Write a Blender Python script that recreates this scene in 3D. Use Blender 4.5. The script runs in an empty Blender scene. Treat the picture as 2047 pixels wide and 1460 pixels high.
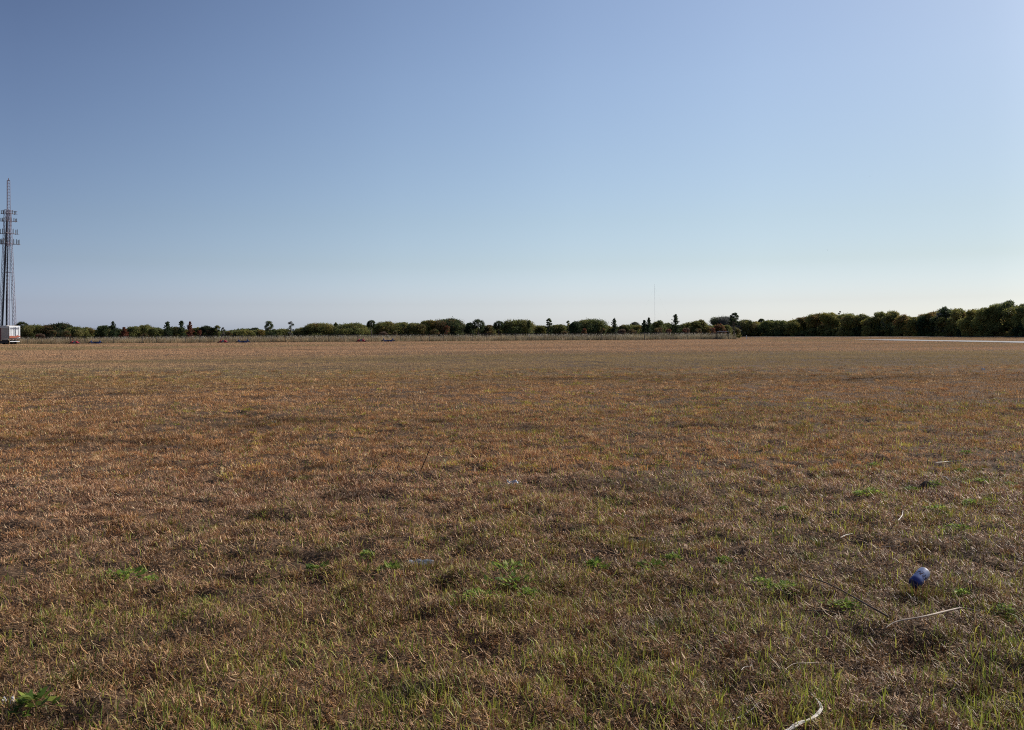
import bpy, math, random
import numpy as np
from mathutils import Vector, Matrix

random.seed(7)
RNG = np.random.default_rng(11)
SC = bpy.context.scene
COL = SC.collection
R = math.radians

# ------------------------------------------------------------------ camera
F_PX, CX, CY, EYE = 1700.0, 1023.5, 667.5, 1.5
PITCH, ROLL = 0.0, 0.385
ROT = Matrix.Rotation(R(90 - PITCH), 3, 'X') @ Matrix.Rotation(R(-ROLL), 3, 'Z')
cam_d = bpy.data.cameras.new('camera')
cam_d.sensor_width = 36.0
cam_d.lens = 36.0 * F_PX / 2047.0
cam_d.shift_y = (CY - 730.0) / 2047.0
cam_d.clip_start = 0.05
cam_d.clip_end = 12000
cam = bpy.data.objects.new('camera', cam_d)
cam.matrix_world = Matrix.Translation((0, 0, EYE)) @ ROT.to_4x4()
COL.objects.link(cam)
SC.camera = cam

# ------------------------------------------------------------------ sky and sun
SUN_AZ, SUN_EL = 60.0, 32.0          # azimuth from the view direction towards the right
world = bpy.data.worlds.new("World")
SC.world = world
world.use_nodes = True
wn = world.node_tree
for n in list(wn.nodes):
    wn.nodes.remove(n)
sky = wn.nodes.new('ShaderNodeTexSky')
sky.sky_type = 'NISHITA'
sky.sun_disc = False
sky.sun_elevation = R(SUN_EL)
sky.sun_rotation = R(SUN_AZ)
sky.altitude = 0
sky.air_density = 1.0
sky.dust_density = 1.3
sky.ozone_density = 2.2
bg = wn.nodes.new('ShaderNodeBackground')
bg.inputs['Strength'].default_value = 0.10
wo = wn.nodes.new('ShaderNodeOutputWorld')
# the air of the day: milky and bluer low down, paler towards the sun than the model's clean sky
geo = wn.nodes.new('ShaderNodeNewGeometry')
sepz = wn.nodes.new('ShaderNodeSeparateXYZ')
neg = wn.nodes.new('ShaderNodeVectorMath'); neg.operation = 'SCALE'; neg.inputs['Scale'].default_value = -1.0
wn.links.new(geo.outputs['Incoming'], neg.inputs[0]); wn.links.new(neg.outputs[0], sepz.inputs[0])
dot = wn.nodes.new('ShaderNodeVectorMath'); dot.operation = 'DOT_PRODUCT'
dot.inputs[1].default_value = (math.sin(R(SUN_AZ)), math.cos(R(SUN_AZ)), 0.0)
wn.links.new(neg.outputs[0], dot.inputs[0])
def wmath(op, a, b=None):
    n_ = wn.nodes.new('ShaderNodeMath'); n_.operation = op
    for k_, v_ in enumerate((a, b)):
        if v_ is None: continue
        if isinstance(v_, (int, float)): n_.inputs[k_].default_value = v_
        else: wn.links.new(v_, n_.inputs[k_])
    return n_.outputs[0]
flat = wmath('SQRT', wmath('MAXIMUM', wmath('SUBTRACT', 1.0, wmath('MULTIPLY', sepz.outputs[2], sepz.outputs[2])), 0.01))
hd = wmath('MAXIMUM', wmath('DIVIDE', dot.outputs['Value'], flat), 0.0)
twist = wmath('ADD', 1.0, wmath('MULTIPLY', 2.0, wmath('MULTIPLY', wmath('SUBTRACT', hd, 0.5), wmath('SUBTRACT', wmath('MINIMUM', wmath('MAXIMUM', sepz.outputs[2], 0.0), 0.45), 0.17))))
def wramp(src, stops):
    r_ = wn.nodes.new('ShaderNodeValToRGB'); e = r_.color_ramp.elements
    while len(e) < len(stops): e.new(0.5)
    for i, (p_, c_) in enumerate(stops):
        e[i].position = p_; e[i].color = (c_[0] / 3, c_[1] / 3, c_[2] / 3, 1)
    wn.links.new(src, r_.inputs[0]); return r_
ra = wramp(sepz.outputs[2], [(0, (1.337, 1.596, 2.166)), (0.035, (1.04, 1.128, 1.397)), (0.08, (0.921, 0.958, 1.006)), (0.13, (0.932, 0.946, 0.92)), (0.2, (0.965, 0.965, 0.92)), (0.28, (0.998, 0.987, 0.941)), (0.38, (0.977, 0.962, 0.929)), (1.0, (0.977, 0.962, 0.929))])
rb = wramp(hd, [(0, (0.931, 0.916, 1.099)), (0.2, (1.114, 1.095, 1.237)), (0.38, (1.240, 1.217, 1.315)), (0.56, (1.238, 1.225, 1.294)), (0.72, (1.094, 1.113, 1.178)), (0.86, (0.840, 0.900, 0.982)), (1.0, (0.840, 0.900, 0.982))])
m1 = wn.nodes.new('ShaderNodeVectorMath'); m1.operation = 'MULTIPLY'
m2 = wn.nodes.new('ShaderNodeVectorMath'); m2.operation = 'MULTIPLY'
m3 = wn.nodes.new('ShaderNodeVectorMath'); m3.operation = 'SCALE'; wn.links.new(wmath('MULTIPLY', 9.0, twist), m3.inputs['Scale'])
wn.links.new(ra.outputs[0], m1.inputs[0]); wn.links.new(rb.outputs[0], m1.inputs[1])
wn.links.new(m1.outputs[0], m2.inputs[0]); wn.links.new(sky.outputs[0], m2.inputs[1])
wn.links.new(m2.outputs[0], m3.inputs[0]); wn.links.new(m3.outputs[0], bg.inputs[0])
wn.links.new(bg.outputs[0], wo.inputs[0])

sun_d = bpy.data.lights.new('sun', 'SUN')
sun_d.energy = 4.9
sun_d.angle = R(0.53)
sun_d.color = (1.0, 0.93, 0.84)
sun = bpy.data.objects.new('sun', sun_d)
SDIR = Vector((math.sin(R(SUN_AZ)) * math.cos(R(SUN_EL)), math.cos(R(SUN_AZ)) * math.cos(R(SUN_EL)), math.sin(R(SUN_EL))))
sun.rotation_euler = SDIR.to_track_quat('Z', 'Y').to_euler()
sun.location = SDIR * 60
COL.objects.link(sun)

SC.view_settings.view_transform = 'Standard'
SC.view_settings.look = 'None'
SC.view_settings.exposure = 0.0
SC.view_settings.gamma = 1.0
SC.cycles.max_bounces = 6
SC.cycles.transparent_max_bounces = 8
SC.render.film_transparent = False
SC.cycles.use_denoising = False
SC.cycles.pixel_filter_type = 'BLACKMAN_HARRIS'
SC.cycles.filter_width = 1.05

# ------------------------------------------------------------------ helpers: places
def ray(px, py):
    return ROT @ Vector(((px - CX) / F_PX, -(py - CY) / F_PX, -1.0))

def G(px, py, z=0.0):
    """the point of the ground seen at a place of the photograph"""
    d = ray(px, py)
    t = (z - EYE) / d.z
    return Vector((d.x * t, d.y * t, z))

def D(px, py, depth):
    d = ray(px, py)
    t = depth / d.y
    return Vector((d.x * t, depth, EYE + d.z * t))

# value noise
_tab = np.random.default_rng(5).random((256, 256))
def vnoise(x, y, s, k=0):
    x = np.asarray(x, float) / s + 13.7 * (k + 1) + 500
    y = np.asarray(y, float) / s + 7.3 * (k + 1) + 500
    xi = np.floor(x).astype(int); yi = np.floor(y).astype(int)
    fx = x - xi; fy = y - yi
    fx = fx * fx * (3 - 2 * fx); fy = fy * fy * (3 - 2 * fy)
    a = _tab[xi % 256, yi % 256]; b = _tab[(xi + 1) % 256, yi % 256]
    c = _tab[xi % 256, (yi + 1) % 256]; d = _tab[(xi + 1) % 256, (yi + 1) % 256]
    return (a * (1 - fx) + b * fx) * (1 - fy) + (c * (1 - fx) + d * fx) * fy

def fnoise(x, y, s, k=0):
    return 0.55 * vnoise(x, y, s, k) + 0.3 * vnoise(x, y, s * 0.47, k + 3) + 0.15 * vnoise(x, y, s * 0.21, k + 6)

def hgt(x, y):
    x = np.asarray(x, float); y = np.asarray(y, float)
    r = np.hypot(x, y)
    near = np.clip(1.4 - r / 60.0, 0.12, 1.0)
    h = (fnoise(x, y, 0.42, 1) - 0.5) * 0.13 * near
    h = h + (fnoise(x, y, 0.15, 5) - 0.5) * 0.065 * np.clip(1.5 - r / 14.0, 0.0, 1.0)
    h = h + (fnoise(x, y, 3.1, 2) - 0.5) * 0.09 * near
    h = h + (fnoise(x, y, 14.0, 4) - 0.5) * 0.12
    return h

def H1(x, y):
    return float(hgt(np.array([x]), np.array([y]))[0])

# ------------------------------------------------------------------ helpers: objects
def tag(o, label=None, cat=None, group=None, kind=None):
    if label: o['label'] = label
    if cat: o['category'] = cat
    if group: o['group'] = group
    if kind: o['kind'] = kind
    return o

def empty(name, loc=(0, 0, 0), rz=0.0):
    o = bpy.data.objects.new(name, None)
    o.location = loc
    o.rotation_euler = (0, 0, rz)
    o.empty_display_size = 0.3
    COL.objects.link(o)
    return o

def link(name, me, mat, parent=None, loc=None):
    o = bpy.data.objects.new(name, me)
    if mat is not None:
        me.materials.append(mat)
    if parent is not None:
        o.parent = parent
    if loc is not None:
        o.location = loc
    COL.objects.link(o)
    return o

class MB:
    """collects boxes, bars, tubes into one mesh"""
    def __init__(s):
        s.v = []; s.f = []
    def add(s, vs, fs):
        b = len(s.v)
        s.v += [tuple(v) for v in vs]
        s.f += [tuple(b + i for i in f) for f in fs]
    def box(s, c, d, rot=None):
        x, y, z = d[0] / 2, d[1] / 2, d[2] / 2
        vs = [Vector(p) for p in ((-x,-y,-z),(x,-y,-z),(x,y,-z),(-x,y,-z),(-x,-y,z),(x,-y,z),(x,y,z),(-x,y,z))]
        if rot is not None:
            vs = [rot @ v for v in vs]
        s.add([v + Vector(c) for v in vs], [(0,3,2,1),(4,5,6,7),(0,1,5,4),(1,2,6,5),(2,3,7,6),(3,0,4,7)])
    def tube(s, pts, rads, n=6, cap=True):
        pts = [Vector(p) for p in pts]
        if not hasattr(rads, '__len__'):
            rads = [rads] * len(pts)
        rings = []
        up = Vector((0.13, 0.27, 1)).normalized()
        for i, p in enumerate(pts):
            t = (pts[min(i + 1, len(pts) - 1)] - pts[max(i - 1, 0)]).normalized()
            u = t.cross(up)
            if u.length < 1e-3: u = t.cross(Vector((1, 0, 0)))
            u.normalize(); w = t.cross(u)
            rings.append([p + (u * math.cos(2 * math.pi * k / n) + w * math.sin(2 * math.pi * k / n)) * rads[i] for k in range(n)])
        vs = [v for r_ in rings for v in r_]
        fs = []
        for i in range(len(pts) - 1):
            for k in range(n):
                a = i * n + k; b = i * n + (k + 1) % n
                fs.append((a, b, b + n, a + n))
        if cap:
            fs.append(tuple(range(n - 1, -1, -1)))
            fs.append(tuple((len(pts) - 1) * n + k for k in range(n)))
        s.add(vs, fs)
    def build(s, name, mat, parent=None, loc=None, smooth=False):
        me = bpy.data.meshes.new(name)
        me.from_pydata(s.v, [], s.f)
        if smooth:
            me.polygons.foreach_set('use_smooth', [True] * len(me.polygons))
        me.update()
        return link(name, me, mat, parent, loc)

def np_mesh(name, verts, nper, faces_t, cols=None):
    """verts (N,nper,3), faces_t: list of tuples of local indices, cols (N,3) or (N,nper,3)"""
    N = verts.shape[0]
    me = bpy.data.meshes.new(name)
    me.vertices.add(N * nper)
    me.vertices.foreach_set('co', verts.reshape(-1).astype(np.float32))
    base = (np.arange(N) * nper)[:, None]
    parts = [base + np.array(f)[None, :] for f in faces_t]
    loops = np.concatenate(parts, axis=1).reshape(-1).astype(np.int32)
    sizes = np.array([len(f) for f in faces_t])
    tot = np.tile(sizes, N).astype(np.int32)
    start = np.concatenate([[0], np.cumsum(tot)[:-1]]).astype(np.int32)
    me.loops.add(len(loops))
    me.loops.foreach_set('vertex_index', loops)
    me.polygons.add(len(tot))
    me.polygons.foreach_set('loop_start', start)
    try:
        me.polygons.foreach_set('loop_total', tot)
    except Exception:
        pass
    me.update(calc_edges=True)
    if cols is not None:
        if cols.ndim == 2:
            cols = np.repeat(cols[:, None, :], nper, axis=1)
        c4 = np.ones((N * nper, 4), np.float32)
        c4[:, :3] = cols.reshape(-1, 3)
        a = me.color_attributes.new('tint', 'FLOAT_COLOR', 'POINT')
        a.data.foreach_set('color', c4.reshape(-1))
    return me

# ------------------------------------------------------------------ materials
def mat_base(name):
    m = bpy.data.materials.new(name)
    m.use_nodes = True
    nt = m.node_tree
    for n in list(nt.nodes): nt.nodes.remove(n)
    out = nt.nodes.new('ShaderNodeOutputMaterial')
    return m, nt, out

def ramp(nt, stops):
    r_ = nt.nodes.new('ShaderNodeValToRGB')
    e = r_.color_ramp.elements
    while len(e) < len(stops): e.new(0.5)
    for i, (p, c) in enumerate(stops):
        e[i].position = p; e[i].color = (*c, 1)
    return r_

def mottled(name, c1, c2, scale=3.0, rough=0.7, metallic=0.0, bump=0.0, spec=0.4, detail=6, stretch=None):
    m, nt, out = mat_base(name)
    b = nt.nodes.new('ShaderNodeBsdfPrincipled')
    tc = nt.nodes.new('ShaderNodeTexCoord')
    mp = nt.nodes.new('ShaderNodeMapping')
    if stretch: mp.inputs['Scale'].default_value = stretch
    nz = nt.nodes.new('ShaderNodeTexNoise')
    nz.inputs['Scale'].default_value = scale; nz.inputs['Detail'].default_value = detail
    rp = ramp(nt, [(0.32, c1), (0.68, c2)])
    nt.links.new(tc.outputs['Object'], mp.inputs[0]); nt.links.new(mp.outputs[0], nz.inputs['Vector'])
    nt.links.new(nz.outputs['Fac'], rp.inputs[0]); nt.links.new(rp.outputs[0], b.inputs['Base Color'])
    b.inputs['Roughness'].default_value = rough; b.inputs['Metallic'].default_value = metallic
    b.inputs['Specular IOR Level'].default_value = spec
    if bump:
        bp = nt.nodes.new('ShaderNodeBump'); bp.inputs['Strength'].default_value = bump
        nt.links.new(nz.outputs['Fac'], bp.inputs['Height']); nt.links.new(bp.outputs[0], b.inputs['Normal'])
    nt.links.new(b.outputs[0], out.inputs[0])
    return m

def leafy(name, trans=0.35, rough=0.5, spec=0.35):
    """thin leaf or blade: colour from the mesh's own tint, light passes through"""
    m, nt, out = mat_base(name)
    at = nt.nodes.new('ShaderNodeVertexColor'); at.layer_name = 'tint'
    b = nt.nodes.new('ShaderNodeBsdfPrincipled')
    b.inputs['Roughness'].default_value = rough
    b.inputs['Specular IOR Level'].default_value = spec
    t = nt.nodes.new('ShaderNodeBsdfTranslucent')
    mx = nt.nodes.new('ShaderNodeMixShader'); mx.inputs[0].default_value = trans
    nt.links.new(at.outputs[0], b.inputs['Base Color']); nt.links.new(at.outputs[0], t.inputs[0])
    nt.links.new(b.outputs[0], mx.inputs[1]); nt.links.new(t.outputs[0], mx.inputs[2])
    nt.links.new(mx.outputs[0], out.inputs[0])
    return m

def ground_mat():
    m, nt, out = mat_base('thatch and soil')
    b = nt.nodes.new('ShaderNodeBsdfPrincipled')
    b.inputs['Roughness'].default_value = 0.95; b.inputs['Specular IOR Level'].default_value = 0.15
    g = nt.nodes.new('ShaderNodeNewGeometry')
    n1 = nt.nodes.new('ShaderNodeTexNoise'); n1.inputs['Scale'].default_value = 26; n1.inputs['Detail'].default_value = 8
    n2 = nt.nodes.new('ShaderNodeTexNoise'); n2.inputs['Scale'].default_value = 0.35; n2.inputs['Detail'].default_value = 5
    nt.links.new(g.outputs['Position'], n1.inputs['Vector']); nt.links.new(g.outputs['Position'], n2.inputs['Vector'])
    r1 = ramp(nt, [(0.3, (0.045, 0.030, 0.020)), (0.55, (0.12, 0.080, 0.052)), (0.75, (0.25, 0.175, 0.118))])
    r2 = ramp(nt, [(0.35, (0.75, 0.72, 0.66)), (0.65, (1.15, 1.08, 1.0))])
    mx = nt.nodes.new('ShaderNodeMix'); mx.data_type = 'RGBA'; mx.blend_type = 'MULTIPLY'
    mx.inputs[0].default_value = 1.0
    nt.links.new(n1.outputs['Fac'], r1.inputs[0]); nt.links.new(n2.outputs['Fac'], r2.inputs[0])
    nt.links.new(r1.outputs[0], mx.inputs[6]); nt.links.new(r2.outputs[0], mx.inputs[7])
    nt.links.new(mx.outputs[2], b.inputs['Base Color'])
    bp = nt.nodes.new('ShaderNodeBump'); bp.inputs['Strength'].default_value = 0.8; bp.inputs['Distance'].default_value = 0.03
    nt.links.new(n1.outputs['Fac'], bp.inputs['Height']); nt.links.new(bp.outputs[0], b.inputs['Normal'])
    nt.links.new(b.outputs[0], out.inputs[0])
    return m

M = {}
M['ground'] = ground_mat()
M['blade'] = leafy('dry blade', 0.13, 0.52, 0.28)
M['green_blade'] = leafy('green blade', 0.40, 0.5, 0.3)
M['far_blade'] = leafy('far dry blade', 0.25, 0.8, 0.08)
M['leaf'] = leafy('leaf', 0.46, 0.6, 0.2)
M['reed'] = leafy('reed', 0.35, 0.6, 0.2)
M['bark'] = mottled('bark', (0.06, 0.045, 0.035), (0.16, 0.12, 0.09), 6, 0.9, bump=0.4)
M['concrete'] = mottled('pale concrete', (0.25, 0.238, 0.225), (0.36, 0.345, 0.33), 0.6, 0.85)
M['sand'] = mottled('sandy track', (0.36, 0.29, 0.24), (0.50, 0.42, 0.36), 0.8, 0.95)
M['galv'] = mottled('backlit dark steel', (0.045, 0.038, 0.034), (0.10, 0.085, 0.075), 4, 0.8, 0.0, spec=0.15)  # fence steel coloured dark, its backlit shade painted in
M['galv_pale'] = mottled('pale galvanised steel', (0.45, 0.46, 0.47), (0.62, 0.62, 0.62), 4, 0.45, 0.3)
M['steel'] = mottled('tower steel', (0.17, 0.13, 0.16), (0.33, 0.27, 0.31), 1.5, 0.6, 0.3)
M['steel_dark'] = mottled('dark cable', (0.03, 0.03, 0.035), (0.07, 0.06, 0.07), 3, 0.6)
M['antenna'] = mottled('antenna radome', (0.17, 0.17, 0.17), (0.32, 0.31, 0.29), 3, 0.5)
M['white_paint'] = mottled('white trailer paint', (0.74, 0.75, 0.76), (0.86, 0.87, 0.88), 0.9, 0.4)
M['orange'] = mottled('orange red paint', (0.36, 0.09, 0.05), (0.48, 0.15, 0.085), 2, 0.45)
M['beige'] = mottled('beige trailer paint', (0.40, 0.34, 0.29), (0.52, 0.45, 0.39), 1.2, 0.6)
M['cream'] = mottled('cream trim', (0.55, 0.50, 0.45), (0.66, 0.60, 0.54), 2, 0.6)
M['darkred'] = mottled('dark red post', (0.10, 0.03, 0.03), (0.17, 0.05, 0.05), 3, 0.6)
M['rubber'] = mottled('rubber', (0.015, 0.015, 0.015), (0.035, 0.033, 0.03), 5, 0.85)
M['dark'] = mottled('dark chassis', (0.02, 0.018, 0.018), (0.05, 0.045, 0.045), 3, 0.7)
M['ink'] = mottled('grey lettering', (0.16, 0.17, 0.22), (0.22, 0.23, 0.28), 3, 0.5)
M['red'] = mottled('red implement paint', (0.24, 0.008, 0.010), (0.38, 0.016, 0.020), 4, 0.4)
M['blue'] = mottled('blue implement paint', (0.012, 0.035, 0.12), (0.03, 0.07, 0.20), 4, 0.4)
M['greymetal'] = mottled('grey metal', (0.14, 0.13, 0.15), (0.28, 0.27, 0.29), 4, 0.5, 0.4)
M['twig'] = mottled('dark dead stem', (0.05, 0.03, 0.022), (0.13, 0.085, 0.06), 30, 0.85)
M['straw'] = mottled('pale dead stalk', (0.24, 0.17, 0.12), (0.42, 0.32, 0.23), 25, 0.6)
M['husk'] = mottled('bleached husk', (0.52, 0.45, 0.36), (0.80, 0.74, 0.64), 40, 0.6, bump=0.3, stretch=(1, 1, 6))
M['paper'] = mottled('white scrap', (0.36, 0.36, 0.38), (0.62, 0.62, 0.64), 12, 0.5)
M['bird'] = mottled('dark plumage', (0.05, 0.05, 0.05), (0.12, 0.12, 0.12), 6, 0.8)
m, nt, out = mat_base('clear plastic')
_b = nt.nodes.new('ShaderNodeBsdfPrincipled')
_b.inputs['Base Color'].default_value = (0.72, 0.76, 0.80, 1); _b.inputs['Roughness'].default_value = 0.12
_b.inputs['Transmission Weight'].default_value = 0.85; _b.inputs['Specular IOR Level'].default_value = 0.8
nt.links.new(_b.outputs[0], out.inputs[0]); M['plastic'] = m

# ------------------------------------------------------------------ ground: one sheet to the horizon
def axis(a, b, n, p):
    t = np.linspace(0, 1, n)
    return a + (b - a) * t ** p
ys = np.concatenate([np.linspace(-12, 2, 10)[:-1], np.linspace(2, 8, 200)[:-1], np.linspace(8, 14, 110)[:-1], axis(14, 60, 130, 1.3)[:-1], axis(60, 330, 110, 1.2)[:-1], axis(330, 5000, 14, 2)])
xh = np.concatenate([np.linspace(0, 5.5, 150)[:-1], np.linspace(5.5, 10, 60)[:-1], axis(10, 45, 80, 1.3)[:-1], axis(45, 230, 70, 1.2)[:-1], axis(230, 5000, 12, 2)])
xs = np.concatenate([-xh[::-1][:-1], xh])
XX, YY = np.meshgrid(xs, ys)
ZZ = hgt(XX, YY) - 0.012
vv = np.stack([XX, YY, ZZ], -1).reshape(-1, 3)
nx, ny = len(xs), len(ys)
idx = np.arange(nx * ny).reshape(ny, nx)
q = np.stack([idx[:-1, :-1], idx[:-1, 1:], idx[1:, 1:], idx[1:, :-1]], -1).reshape(-1, 4)
me = bpy.data.meshes.new('ground')
me.from_pydata(vv.tolist(), [], q.tolist())
me.polygons.foreach_set('use_smooth', [True] * len(me.polygons))
tag(link('ground', me, M['ground']), 'flat brown field of mown dry grass and bare soil', kind='structure')

# road: straight pale concrete, ends in the field; sandy track along the wood
def strip(name, mat, line, width, lift, kind_label):
    vs, fs = [], []
    for i, p in enumerate(line):
        a = line[max(i - 1, 0)]; b = line[min(i + 1, len(line) - 1)]
        t = Vector((b[0] - a[0], b[1] - a[1], 0)).normalized(); nrm = Vector((t.y, -t.x, 0))
        for k in range(5):
            q_ = Vector((p[0], p[1], 0)) + nrm * width * (k / 4.0 - 0.5)
            vs.append((q_.x, q_.y, H1(q_.x, q_.y) * 0.4 + lift))
    for i in range(len(line) - 1):
        for k in range(4):
            a = i * 5 + k
            fs.append((a, a + 1, a + 6, a + 5))
    me = bpy.data.meshes.new(name); me.from_pydata(vs, [], fs); me.update()
    o = link(name, me, mat)
    tag(o, kind_label, kind='structure')
    return o
ROADX0, ROADX1, ROADY = 59.8, 67.4, 151.0
strip('road', M['concrete'], [(63.2 + 0.02 * (y - 99), y) for y in np.linspace(40, ROADY, 40)], 7.6, 0.055, 'pale concrete road ending in the field at the right')
TA, TB = G(1470, 674.2), G(2150, 675.2)
TA = Vector((TA.x, 262, 0)); TA.x = (1470 - CX) / F_PX * 262
TB = Vector(((2200 - CX) / F_PX * 168, 168, 0))
strip('path', M['sand'], [(TA.x + (TB.x - TA.x) * t, TA.y + (TB.y - TA.y) * t) for t in np.linspace(0, 1, 50)], 4.5, 0.12, 'thin sandy track along the foot of the dark wood')

# ------------------------------------------------------------------ grass
def blades5(x, y, L, W, az, tilt, curl, z0):
    """curved blades of five points: base pair, middle pair, tip"""
    z = hgt(x, y) + z0
    sa = az + math.pi / 2 + RNG.normal(0, 0.5, len(x))
    sx, sy = np.cos(sa), np.sin(sa)
    t1 = tilt; t2 = tilt + curl
    mx = x + np.cos(az) * np.sin(t1) * L * 0.5; my = y + np.sin(az) * np.sin(t1) * L * 0.5
    mz = z + np.cos(t1) * L * 0.5
    ex = mx + np.cos(az) * np.sin(t2) * L * 0.5; ey = my + np.sin(az) * np.sin(t2) * L * 0.5
    ez = np.maximum(mz + np.cos(t2) * L * 0.5, z + 0.003)
    v = np.zeros((len(x), 5, 3))
    h = W / 2
    v[:, 0] = np.stack([x - sx * h, y - sy * h, z], -1); v[:, 1] = np.stack([x + sx * h, y + sy * h, z], -1)
    k = 0.85
    v[:, 2] = np.stack([mx + sx * h * k, my + sy * h * k, mz], -1); v[:, 3] = np.stack([mx - sx * h * k, my - sy * h * k, mz], -1)
    v[:, 4] = np.stack([ex, ey, ez], -1)
    return v
F5 = [(0, 1, 2, 3), (3, 2, 4)]
F3 = [(0, 1, 2)]

PAL_DRY = np.array([(0.38, 0.225, 0.115), (0.46, 0.30, 0.17), (0.30, 0.155, 0.075), (0.50, 0.36, 0.22), (0.20, 0.105, 0.06), (0.40, 0.235, 0.09)])
PAL_LIT = np.array([(0.42, 0.285, 0.18), (0.30, 0.185, 0.11), (0.53, 0.41, 0.28), (0.19, 0.11, 0.07), (0.37, 0.235, 0.14), (0.15, 0.085, 0.055)])
PAL_GRN = np.array([(0.26, 0.29, 0.045), (0.35, 0.36, 0.06), (0.17, 0.22, 0.035), (0.42, 0.38, 0.08), (0.29, 0.26, 0.07)])

def scatter(d0, d1, dens):
    """random points of the view wedge (with a margin) between two distances; dens per square metre"""
    k = 0.70
    area = k * (d1 * d1 - d0 * d0) + 1.6 * (d1 - d0)
    n = int(area * dens)
    y = np.sqrt(RNG.random(n) * (d1 * d1 - d0 * d0) + d0 * d0)
    x = (RNG.random(n) * 2 - 1) * (k * y + 0.8)
    ok = ~((x > 59.2 + 0.02 * (y - 99)) & (x < 67.2 + 0.02 * (y - 99)) & (y < ROADY + 0.3))
    return x[ok], y[ok]

def greenness(x, y):
    r_ = np.hypot(x, y)
    g = np.clip((8.4 + 0.25 * x - r_) / 3.2, 0, 1) * 0.55
    g2 = np.clip(1 - np.abs(r_ - 40) / 34, 0, 1) * 0.25
    g3 = np.clip((x / np.maximum(y, 1)) * 0.6 + 0.3, 0, 0.5) * np.clip((90 - r_) / 40, 0, 1) * 0.5
    patch = fnoise(x, y, 1.1, 8); big = fnoise(x * 0.45, y, 11.0, 9)
    p = (g * (0.45 + 1.5 * (patch - 0.28)) + (g2 + g3) * np.clip((big - 0.38) * 3.5, 0, 1.3))
    return np.clip(p + 0.03, 0.0, 0.9)

# darker matted patches of cut grass seen in the field (photo place, half width, half depth in metres)
DARKS = []
for (px, py, w, dd) in [(345, 893, .45, .35), (410, 898, .3, .2), (150, 884, 1.3, .25), (230, 884, .6, .2), (570, 841, 1.2, .35), (700, 990, .35, .25),
                        (760, 797, .9, .35), (620, 939, .35, .25), (260, 790, 1.2, .5), (1410, 857, .5, .3), (1060, 857, .4, .3), (1330, 985, .3, .2),
                        (640, 1107, .22, .14), (1850, 975, .25, .15), (300, 930, .35, .2), (560, 960, .35, .2), (230, 756, 1.0, .6), (1150, 760, 2., .8),
                        (1310, 1240, .14, .1), (1940, 1110, .15, .1), (1230, 970, .3, .2), (870, 845, .5, .3), (500, 850, .6, .3), (1720, 760, 1.4, .6), (1790, 757, .7, .5),
                        (60, 697, 2.2, 1.6), (150, 700, 1.6, 1.4), (300, 698, 2, 1.6), (505, 697, 2.2, 1.6), (600, 699, 1.6, 1.2), (430, 703, 2, 1.2), (260, 706, 2, 1.2), (340, 1272, .3, .05), (820, 1380, .2, .1), (1830, 1195, .12, .08), (150, 1440, .2, .1)]:
    p = G(px, py); DARKS.append((p.x, p.y, w, dd))
def darkness(x, y):
    s_ = np.zeros(len(x))
    for (a, b, w, dd) in DARKS:
        s_ = np.maximum(s_, np.exp(-(((x - a) / w) ** 2 + ((y - b) / dd) ** 2)))
    return s_

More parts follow.
